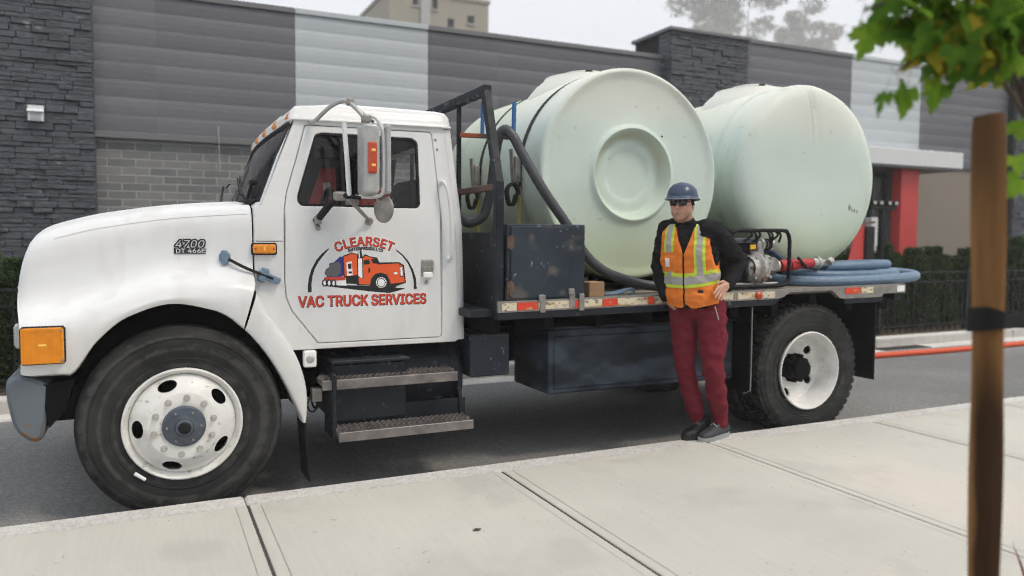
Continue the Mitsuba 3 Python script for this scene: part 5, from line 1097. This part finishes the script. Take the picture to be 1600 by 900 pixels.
for pos, kd in (((1.50, -2.82, 1.865), 0), ((1.525, -2.82, 1.85), 4), ((1.455, -2.81, 1.835), 3), ((1.49, -2.83, 1.83), 1), ((1.61, -2.85, 1.875), 1), ((1.63, -2.84, 1.865), 4), ((1.645, -2.87, 1.945), 2), ((1.665, -2.88, 1.94), 2), ((1.70, -2.9, 1.945), 4), ((1.875, -2.98, 1.79), 4), ((1.90, -2.98, 1.775), 1), ((1.95, -2.97, 1.70), 2), ((1.87, -2.97, 1.70), 1), ((1.90, -2.96, 1.645), 4)):
    add_leaf(np.array(RM([pos])[0]), lr.uniform(.06, .085), kd, (lr.normal(0, .25), lr.normal(0, .25), -1))
# red bladed plant at the foot of the maple
RP = thing('red_bladed_plant', 'small plant with narrow dark red blades at the lower right corner', 'plant')
mat('blade_red', lambda p, n, uv: mix((.20, .03, .04), (.34, .10, .08), fbm(p.x * 40, p.y * 40, p.z * 40)), .4)
for i in range(14):
    a = lr.uniform(-1.9, .9) if i else math.radians(178); L = lr.uniform(.2, .34); b0 = np.array([2.42, -2.86, .11])
    d = np.array([math.cos(a), math.sin(a), 0]); e = b0 + d * L * .62 + [0, 0, L * .9]
    if i == 0: e = np.array([2.295, -2.83, .535]); d = (e - b0); d[2] = 0; d /= np.linalg.norm(d)
    pts = spline([b0, b0 + (e - b0) * .5 + np.array([0, 0, .06]), e], 8); s = np.cross(d, [0, 0, 1.]); w = .008 * np.sin(np.linspace(.35, np.pi, len(pts)))
    put('blade', loft([[p - s * q_, p + [0, 0, -.003], p + s * q_] for p, q_ in zip(pts, w)]), 'blade_red', RP)

# ================================================================ THE WORKER
mat('skin', lambda p, n, uv: mix(mix((.44, .235, .165), (.56, .33, .245), fbm(p.x * 45, p.y * 45, p.z * 45)), (.24, .14, .10), smoothstep(1.672, 1.645, p.z) * smoothstep(1.585, 1.60, p.z) * (.35 + .5 * fbm(p.x * 150, p.y * 150, p.z * 150))), .5)
mat('lip_skin', (.40, .185, .14), .5)
mat('jacket_black', lambda p, n, uv: mix((.006, .006, .008), (.015, .0145, .017), fbm(p.x * 40, p.y * 40, p.z * 40)), .8, spec=.2, bump=(lambda p, n, uv: fbm(p.x * 30, p.y * 30, p.z * 42) + .35 * noise(p.x * 240, p.y * 240, p.z * 240), .010))
mat('vest_orange', lambda p, n, uv: mix((.72, .17, .02), (.84, .25, .03), fbm(p.x * 30, p.y * 30, p.z * 30)), .7, bump=(lambda p, n, uv: fbm(p.x * 30, p.y * 30, p.z * 42) + .35 * noise(p.x * 240, p.y * 240, p.z * 240), .007))
mat('vest_lime', (.55, .68, .06), .6)
mat('vest_grey', (.38, .37, .36), .45)
mat('trouser_burgundy', lambda p, n, uv: mix((.120, .013, .022), (.20, .024, .038), fbm(p.x * 25, p.y * 25, p.z * 25)), .85, spec=.2, bump=(lambda p, n, uv: fbm(p.x * 30, p.y * 30, p.z * 42) + .35 * noise(p.x * 240, p.y * 240, p.z * 240), .012))
mat('hat_navy', (.020, .045, .095), .3, cc=.4)
mat('hat_rim', (.16, .18, .21), .4)
mat('shoe_black', (.014, .014, .016), .6); mat('shoe_grey', (.040, .043, .05), .65); mat('sole_grey', (.30, .31, .31), .7)
mat('shades', (.006, .005, .006), .08)
mat('hair_dark', (.02, .014, .010), .7)
PE = thing('person', 'worker in a navy hard hat, sunglasses, orange vest and burgundy trousers leaning on the deck', 'person')
F_ = np.array([-.80, -.60, 0]); F_ /= np.linalg.norm(F_); L_AX = np.array([-F_[1], F_[0], 0]); U_ = np.array([0, 0, 1.])
def chain(J, r, seg=16):
    J = [np.array(j, float) for j in J]; out = None
    for i in range(len(J) - 1):
        h = m3.Manifold.batch_hull([m3.Manifold.sphere(r[i], seg).translate(tuple(J[i])), m3.Manifold.sphere(r[i + 1], seg).translate(tuple(J[i + 1]))]); out = h if out is None else out + h
    return out
def soften(m, res, it=12, wr=0., freq=18, seed=0, lam=.55):
    t = tm(m.refine_to_length(res)); t.merge_vertices(digits_vertex=6); trimesh.smoothing.filter_taubin(t, lamb=lam, nu=lam + .03, iterations=it)
    if wr:
        n = t.vertex_normals.copy(); w = meshkit.fbm(t.vertices * np.array([freq, freq, freq * 1.7]), 3, seed) - .5; t.vertices = t.vertices + n * (w * wr)[:, None]
    return t
# joints
hipL, kneeL, ankL = (3.235, -.215, 1.03), (3.215, -.275, .64), (3.385, -.165, .245)
hipR, kneeR, ankR = (3.135, -.055, 1.02), (3.115, -.105, .64), (3.275, -.055, .245)
shL, elL, wrL = (3.170, -.305, 1.535), (3.475, -.21, 1.335), (3.285, -.300, 1.175)
shR, elR, wrR = (3.015, -.03, 1.545), (2.975, .0, 1.30), (2.985, -.06, 1.11)
TC = [(1.02, .165, .118, 3.175, -.135), (1.10, .168, .120, 3.150, -.14), (1.22, .172, .122, 3.125, -.145), (1.36, .186, .126, 3.105, -.155), (1.45, .190, .120, 3.095, -.16), (1.52, .178, .100, 3.09, -.162), (1.565, .125, .080, 3.085, -.163), (1.60, .075, .068, 3.075, -.163)]
tz = np.array([t[0] for t in TC])
def torso(dl, z0=1.0, z1=1.60, wr=.012, nz=70, na=90, flare=0.):
    S = []
    for z in np.linspace(z0, z1, nz):
        w, d, cx, cy = (np.interp(z, tz, [t[k] for t in TC]) for k in (1, 2, 3, 4)); w *= np.interp(z, [1.0, 1.3, 1.5], [.90, .92, .98]); a = np.linspace(0, 2 * np.pi, na, endpoint=False)
        ca, sa = np.cos(a), np.sin(a); e = .86
        l = np.sign(ca) * np.abs(ca) ** e * (w + dl + flare * max(0, 1.2 - z)); f = np.sign(sa) * np.abs(sa) ** e * (d + dl + flare * max(0, 1.2 - z))
        P = np.array([cx, cy, z]) + l[:, None] * L_AX + f[:, None] * F_
        nr = (l[:, None] * L_AX + f[:, None] * F_); nr /= np.linalg.norm(nr, axis=1, keepdims=True)
        q = P * np.array([13, 13, 20]); P = P + nr * ((meshkit.fbm(q, 3, 9) - .5) * wr * 2.2)[:, None]; S.append(P)
    V = np.vstack(S); Fc = []
    for i in range(nz - 1):
        for k in range(na):
            j = (k + 1) % na; Fc += [(i * na + k, i * na + j, (i + 1) * na + j), (i * na + k, (i + 1) * na + j, (i + 1) * na + k)]
    V = np.vstack([V, S[0].mean(0), S[-1].mean(0)]); b, t_ = len(V) - 2, len(V) - 1
    for k in range(na):
        j = (k + 1) % na; Fc += [(b, j, k), (t_, (nz - 1) * na + k, (nz - 1) * na + j)]
    t = trimesh.Trimesh(V, Fc, process=False)
    if t.volume < 0: t.invert()
    return mani(t)
# head in its own frame (f, l, u), metres at scale .93
def E3(c, r, n=28): return m3.Manifold.sphere(1, n).scale(r).translate(c)
def sph(c, r): return m3.Manifold.sphere(r, 14).translate(c)
def HB(*a): return m3.Manifold.batch_hull([sph(c, r) for c, r in a])
def lr2(fn): return fn(1) + fn(-1)
hd = E3((-.010, 0, .038), (.098, .076, .090)) + HB(((.03, .046, -.052), .020), ((.03, -.046, -.052), .020), ((.080, 0, -.098), .016), ((.074, .018, -.094), .014), ((.074, -.018, -.094), .014), ((-.01, .056, -.03), .022), ((-.01, -.056, -.03), .022), ((.058, .036, -.012), .028), ((.058, -.036, -.012), .028), ((.05, .04, .03), .034), ((.05, -.04, .03), .034))
hd = hd + HB(((.080, .0, -.05), .016), ((.072, .022, -.05), .016), ((.072, -.022, -.05), .016), ((.078, 0, -.085), .016))
hd = soften(hd, .0055, 10)
nose = HB(((.084, 0, .022), .008), ((.108, 0, -.016), .0105)) + HB(((.108, 0, -.016), .0105), ((.090, .013, -.022), .008), ((.090, -.013, -.022), .008)) + HB(((.086, .034, .036), .010), ((.092, 0, .034), .010)) + HB(((.086, -.034, .036), .010), ((.092, 0, .034), .010))
nose = nose + HB(((.092, 0, -.052), .0058), ((.082, .021, -.056), .005)) + HB(((.092, 0, -.052), .0058), ((.082, -.021, -.056), .005)) + HB(((.090, 0, -.0655), .0072), ((.081, .018, -.063), .006)) + HB(((.090, 0, -.0655), .0072), ((.081, -.018, -.063), .006)) + HB(((.086, 0, -.092), .013), ((.080, 0, -.096), .014))
nose = nose + lr2(lambda s: E3((.073, .032 * s, .016), (.012, .015, .011), 16))
ear = lr2(lambda s: E3((-.012, .076 * s, -.002), (.022, .009, .031), 20).rotate((0, 0, 12 * s)) - E3((-.006, .086 * s, .002), (.012, .006, .018), 14))
head = mani(hd) + mani(soften(nose, .004, 6)) + ear
HC_ = np.array([3.018, -.172, 1.703]); hf = np.array([-.80, -.60, .03]); hf /= np.linalg.norm(hf); hl = np.cross(U_, hf); hl /= np.linalg.norm(hl); hu = np.cross(hf, hl)
HM = np.eye(4); s_h = .93; HM[:3, 0], HM[:3, 1], HM[:3, 2], HM[:3, 3] = hf * s_h, hl * s_h, hu * s_h, HC_
def hpose(m): t = tm(m).copy(); t.apply_transform(HM); return t
# hand on the hip: palm, four fingers, thumb
kn = np.array([(3.160, -.372, 1.176), (3.186, -.366, 1.166), (3.212, -.357, 1.155), (3.236, -.345, 1.143)]); tp = np.array([(3.108, -.400, 1.140), (3.122, -.398, 1.119), (3.152, -.389, 1.103), (3.192, -.370, 1.096)])
W0 = np.array([3.270, -.325, 1.178])
palm = m3.Manifold.batch_hull([sph(tuple(p), .0115) for p in kn] + [sph((3.262, -.335, 1.192), .019), sph((3.272, -.325, 1.172), .018)])
hand = palm + chain([wrL, W0], [.026, .022])
for i in range(4):
    d = tp[i] - kn[i]; out = np.array([-.45, -.89, .1]); m1 = kn[i] + d * .42 + out * .006; m2 = kn[i] + d * .75 + out * .005
    hand = hand + chain([kn[i], m1, m2, tp[i]], [.0105, .0092, .0085, .0072], 12)
hand = hand + chain([(3.262, -.335, 1.196), (3.235, -.335, 1.212), (3.205, -.338, 1.208), (3.185, -.335, 1.198)], [.015, .0115, .0095, .008], 12)
handL = soften(hand, .004, 5)
handR = chain([wrR, (3.03, -.075, 1.06), (3.075, -.09, 1.01)], [.026, .034, .022])
body = chain([(3.15, -.14, 1.09), (3.11, -.155, 1.30), (3.09, -.162, 1.50)], [.10, .10, .075]) + chain([(3.075, -.163, 1.54), (3.035, -.168, 1.655)], [.058, .052], 24) + chain([shL, elL, wrL], [.05, .04, .028]) + chain([shR, elR, wrR], [.05, .04, .028]) + chain([(3.09, -.162, 1.50), shL], [.07, .05]) + chain([(3.09, -.162, 1.50), shR], [.07, .05])
body = body + chain([hipL, kneeL, ankL], [.085, .052, .036]) + chain([hipR, kneeR, ankR], [.085, .052, .036]) + chain([(3.16, -.14, 1.07), hipL], [.09, .085]) + chain([(3.16, -.14, 1.07), hipR], [.09, .085])
body = mani(soften(body, .018, 6)) + mani(hpose(head)) + mani(handL) + handR
scene[PE] = ply(tm(body), 'skin', 50)
lips = HB(((.0935, 0, -.0525), .0055), ((.080, .026, -.0570), .0040)) + HB(((.0935, 0, -.0525), .0055), ((.080, -.026, -.0570), .0040)) + HB(((.0925, 0, -.0640), .0062), ((.083, .017, -.0615), .0046)) + HB(((.0925, 0, -.0640), .0062), ((.083, -.017, -.0615), .0046))
put('lips', hpose(lips), 'lip_skin', PE, smooth=60)
# sunglasses, hair, hat
def glass_lens(s): return m3.Manifold.batch_hull([E3((.099 - .014 * abs(q), (.011 + q * .042) * s, .017 + z), (.003, .006, .006), 10) for q in (0, .5, 1) for z in (-.013 - .003 * (q == .5), .013)])
sg = lr2(glass_lens) + HB(((.102, .01, .026), .0035), ((.102, -.01, .026), .0035)) + lr2(lambda s: HB(((.088, .054 * s, .024), .004), ((.07, .068 * s, .024), .004)) + HB(((.07, .068 * s, .024), .004), ((-.015, .079 * s, .022), .003)))
put('sunglasses', hpose(sg), 'shades', PE, smooth=40)
hr = E3((-.018, 0, .036), (.097, .080, .086)) - m3.Manifold.cube((.3, .3, .3), True).translate((.175, 0, 0)) - m3.Manifold.cube((.3, .3, .2), True).translate((0, 0, -.13))
hr = hr + HB(((-.02, .074, .01), .012), ((.02, .072, .04), .010)) + HB(((-.02, -.074, .01), .012), ((.02, -.072, .04), .010))
put('hair', hpose(hr), 'hair_dark', PE, smooth=50)
S = []
for t in np.linspace(0, 1, 22):
    a = np.linspace(0, 2 * np.pi, 73); ph = t * math.pi / 2; r = math.cos(ph) ** .78 if t < 1 else 0.0; z = .058 + .105 * math.sin(ph)
    S.append(np.stack([-.008 + .132 * r * np.cos(a), .113 * r * np.sin(a), z + .006 * np.exp(-(np.sin(a) * r * 9) ** 2) * float(np.clip((r - .25) / .2, 0, 1))], 1))
S = [s * np.array([.95, .95, 1.0]) for s in S]
put('hard_hat', hpose(loft(S)), 'hat_navy', PE, smooth=60)
a = np.linspace(0, 2 * np.pi, 73); ex = lambda o: np.stack([-.008 + (.128 + o + .030 * np.maximum(0, np.cos(a)) ** 3 * (o > .004)) * np.cos(a), (.109 + o) * np.sin(a)], 1)
Sb = [np.c_[ex(-.004), np.full(73, .066)], np.c_[ex(.000), np.full(73, .064)], np.c_[ex(.008), .049 - .012 * np.maximum(0, np.cos(a)) ** 2], np.c_[ex(.0105), .045 - .014 * np.maximum(0, np.cos(a)) ** 2], np.c_[ex(.008), .042 - .012 * np.maximum(0, np.cos(a)) ** 2], np.c_[ex(-.004), np.full(73, .054)]]
HAT = f'{PE}__hard_hat'
put('brim', hpose(loft(Sb)), 'hat_navy', HAT, smooth=40)
put('rim_band', hpose(tube(np.c_[ex(.0095), .0485 - .011 * np.maximum(0, np.cos(a)) ** 2][:-1], .0042, 8, closed=True)), 'hat_rim', HAT, smooth=60)
put('ridge', hpose(tube([(-.008 + .127 * math.cos(p), 0, .060 + .1015 * math.sin(p)) for p in np.linspace(.12, 2.9, 24)], .006, 8)), 'hat_navy', HAT, smooth=60)
# jacket, trousers
jk = torso(.010, 1.03, 1.60, .015)
arm = chain([np.array(shL) + [-.03, .03, .0], shL, elL, np.array(wrL) + [.012, -.006, .008]], [.088, .078, .063, .044]) + chain([np.array(shR) + [.03, -.02, 0], shR, elR, np.array(wrR)], [.088, .074, .060, .044]) + chain([(3.07, -.163, 1.555), (3.06, -.163, 1.590)], [.068, .060], 24)
put('jacket', cat(soften(jk + arm, .012, 9, .026, 14, 3)), 'jacket_black', PE, smooth=60)
tr_ = chain([(3.16, -.14, 1.06), hipL], [.115, .110]) + chain([(3.16, -.14, 1.06), hipR], [.115, .105]) + chain([hipL, (3.225, -.255, .84), kneeL, (3.31, -.215, .42), ankL], [.104, .093, .072, .064, .048], 20) + chain([hipR, (3.125, -.085, .84), kneeR, (3.20, -.08, .42), ankR], [.098, .089, .070, .062, .048], 20)
TRS = put('trousers', soften(tr_, .012, 10, .036, 11, 8), 'trouser_burgundy', PE, smooth=60)
for an, kn_ in ((ankL, kneeL), (ankR, kneeR)):
    an = np.array(an); d = np.array(kn_) - an; d /= np.linalg.norm(d); put('cuff', soften(chain([an - d * .022, an + d * .02], [.046, .048], 20), .01, 4), 'trouser_burgundy', TRS, smooth=60)
put('zip', tube(spline([(3.155, -.355, 1.055), (3.175, -.352, 1.01), (3.195, -.348, .965)], 5), .0035, 6), 'vest_grey', TRS)
# vest: torso shell with a V neck, lime and grey bands
def prism(poly_lz, f0, f1):
    """polygon in (left, z) about the torso axis pushed along the facing direction"""
    t = extrude_z(poly_lz, f0, f1); v = np.array(t.vertices); c = np.array([3.10, -.155, 0])
    t.vertices = c + v[:, :1] * L_AX + v[:, 1:2] * U_ + v[:, 2:] * F_
    if t.volume < 0: t.invert()
    return mani(t)
V_ = torso(.024, 1.035, 1.585, .015, flare=.10)
hem = Polygon([(-.5, .9), (.5, .9), (.5, 1.085), (.20, 1.07), (.05, 1.03), (.012, 1.06), (-.03, 1.03), (-.12, 1.055), (-.5, 1.075)])
vneck = Polygon([(0, 1.375), (.045, 1.50), (.075, 1.62), (.05, 1.66), (-.05, 1.66), (-.075, 1.62), (-.045, 1.50)])
armL = prism(Polygon([(.178, 1.60), (.160, 1.55), (.158, 1.46), (.172, 1.36), (.190, 1.27), (.30, 1.22), (.30, 1.70), (.16, 1.7)]), -.4, .4); armR = prism(Polygon([(-.178, 1.60), (-.160, 1.55), (-.158, 1.46), (-.172, 1.36), (-.190, 1.27), (-.30, 1.22), (-.30, 1.70), (-.16, 1.7)]), -.4, .4)
cutters = prism(hem, -.5, .5) + prism(vneck, 0, .5) + armL + armR + prism(Polygon([(-.07, 1.565), (.07, 1.565), (.08, 1.7), (-.08, 1.7)]), -.5, .5)
vest = V_ - cutters
VS = put('vest', tm(vest), 'vest_orange', PE, smooth=50)
def band_on(dl, poly, f0=-.5, f1=.5): return (torso(dl, 1.035, 1.585, .015, flare=.10) ^ prism(poly, f0, f1)) - cutters
hb = lambda a, b: Polygon([(-.4, a + .01), (-.19, a + .005), (0, a), (.10, a + .012), (.2, a + .035), (.4, a + .05), (.4, b + .05), (.2, b + .035), (.10, b + .012), (0, b), (-.19, b + .005), (-.4, b + .01)])
bands = band_on(.0265, hb(1.165, 1.262)); bg = band_on(.0285, hb(1.188, 1.238))
put('lime_band', tm(bands), 'vest_lime', VS, smooth=50); put('reflective_band', tm(bg), 'vest_grey', VS, smooth=50)
for s in (1, -1):
    q = lambda a, b: Polygon([(s * a, 1.225), (s * b, 1.225), (s * b * 1.02, 1.45), (s * b * .96, 1.62), (s * a * .94, 1.62), (s * a * 1.02, 1.45)]).buffer(0)
    put('lime_band', tm(band_on(.0262, q(.066, .134))), 'vest_lime', VS, smooth=50); put('reflective_band', tm(band_on(.0282, q(.083, .117))), 'vest_grey', VS, smooth=50)
for s in (1, -1):
    pk_ = sbox(min(.045 * s, .165 * s), 1.075, max(.045 * s, .165 * s), 1.158); put('pocket', tm(band_on(.030, pk_, 0, .5)), 'vest_orange', VS, smooth=50)
put('pocket', tm(band_on(.029, sbox(-.135, 1.275, -.04, 1.40), 0, .5)), 'vest_orange', VS, smooth=50); put('pocket', tm(band_on(.0275, sbox(.02, 1.28, .062, 1.40), 0, .5)), 'vest_orange', VS, smooth=50)
put('zip', tm(band_on(.0295, sbox(-.005, 1.03, .003, 1.385), 0, .5)), 'jacket_black', VS, smooth=50)
put('name_card', tm(band_on(.034, sbox(-.124, 1.305, -.094, 1.362), 0, .5)), 'decal_white', VS, smooth=50)
put('pocket_badge', tm(band_on(.0325, affinity.scale(Point(.105, 1.148).buffer(.016), 1.15, .6), 0, .5)), 'decal_black', VS, smooth=50)
# shoes
def shoe(heel, toe, z, ank):
    h, t = np.array(heel + (z,)), np.array(toe + (z,)); d = (t - h); L = np.linalg.norm(d); d /= L; s = np.cross(U_, d)
    P = lambda a, b, c: tuple(h + d * a * L + s * b + U_ * c)
    up = m3.Manifold.batch_hull([sph(P(.10, .0, .055), .040), sph(P(.16, 0, .095), .036), sph(P(.30, 0, .088), .036)]) + m3.Manifold.batch_hull([sph(P(.12, .0, .055), .036), sph(P(.30, 0, .075), .036), sph(P(.50, 0, .060), .034), sph(P(.70, .012, .040), .031), sph(P(.70, -.012, .040), .031)]) + m3.Manifold.batch_hull([sph(P(.70, .014, .040), .031), sph(P(.70, -.014, .040), .031), sph(P(.89, .008, .034), .025), sph(P(.88, -.012, .034), .025)])
    sole = m3.Manifold.batch_hull([m3.Manifold.cylinder(.026, r * .94, r, 20).translate(P(a, b, .0)) for a, b, r in ((.10, 0, .040), (.35, 0, .038), (.70, .006, .047), (.70, -.006, .047), (.90, -.004, .034))])
    return up, sole, chain([ank, P(.18, 0, .09)], [.046, .044], 18)
for i, (hl_, to_, z, ank) in enumerate((((3.465, -.135), (3.175, -.215), .131, ankL), ((3.36, -.075), (3.10, -.135), .131, ankR))):
    up, sole, col = shoe(hl_, to_, z, ank)
    k = put('shoe', soften(up, .008, 8), 'shoe_grey' if i == 0 else 'shoe_black', PE, smooth=60); put('sole', tm(sole), 'sole_grey' if i == 0 else 'shoe_black', k, smooth=40)
    h, t = np.array(hl_ + (z,)), np.array(to_ + (z,)); d = t - h; s = np.cross(U_, d / np.linalg.norm(d))
    for q in (.36, .44, .52): put('lace', tube([tuple(h + d * q - s * .028 + U_ * (.112 - q * .05)), tuple(h + d * q + U_ * (.128 - q * .05)), tuple(h + d * q + s * .028 + U_ * (.112 - q * .05))], .004, 6), 'decal_grey' if i else 'vest_grey', k)
    put('sock', soften(col, .01, 3), 'jacket_black', PE, smooth=60)
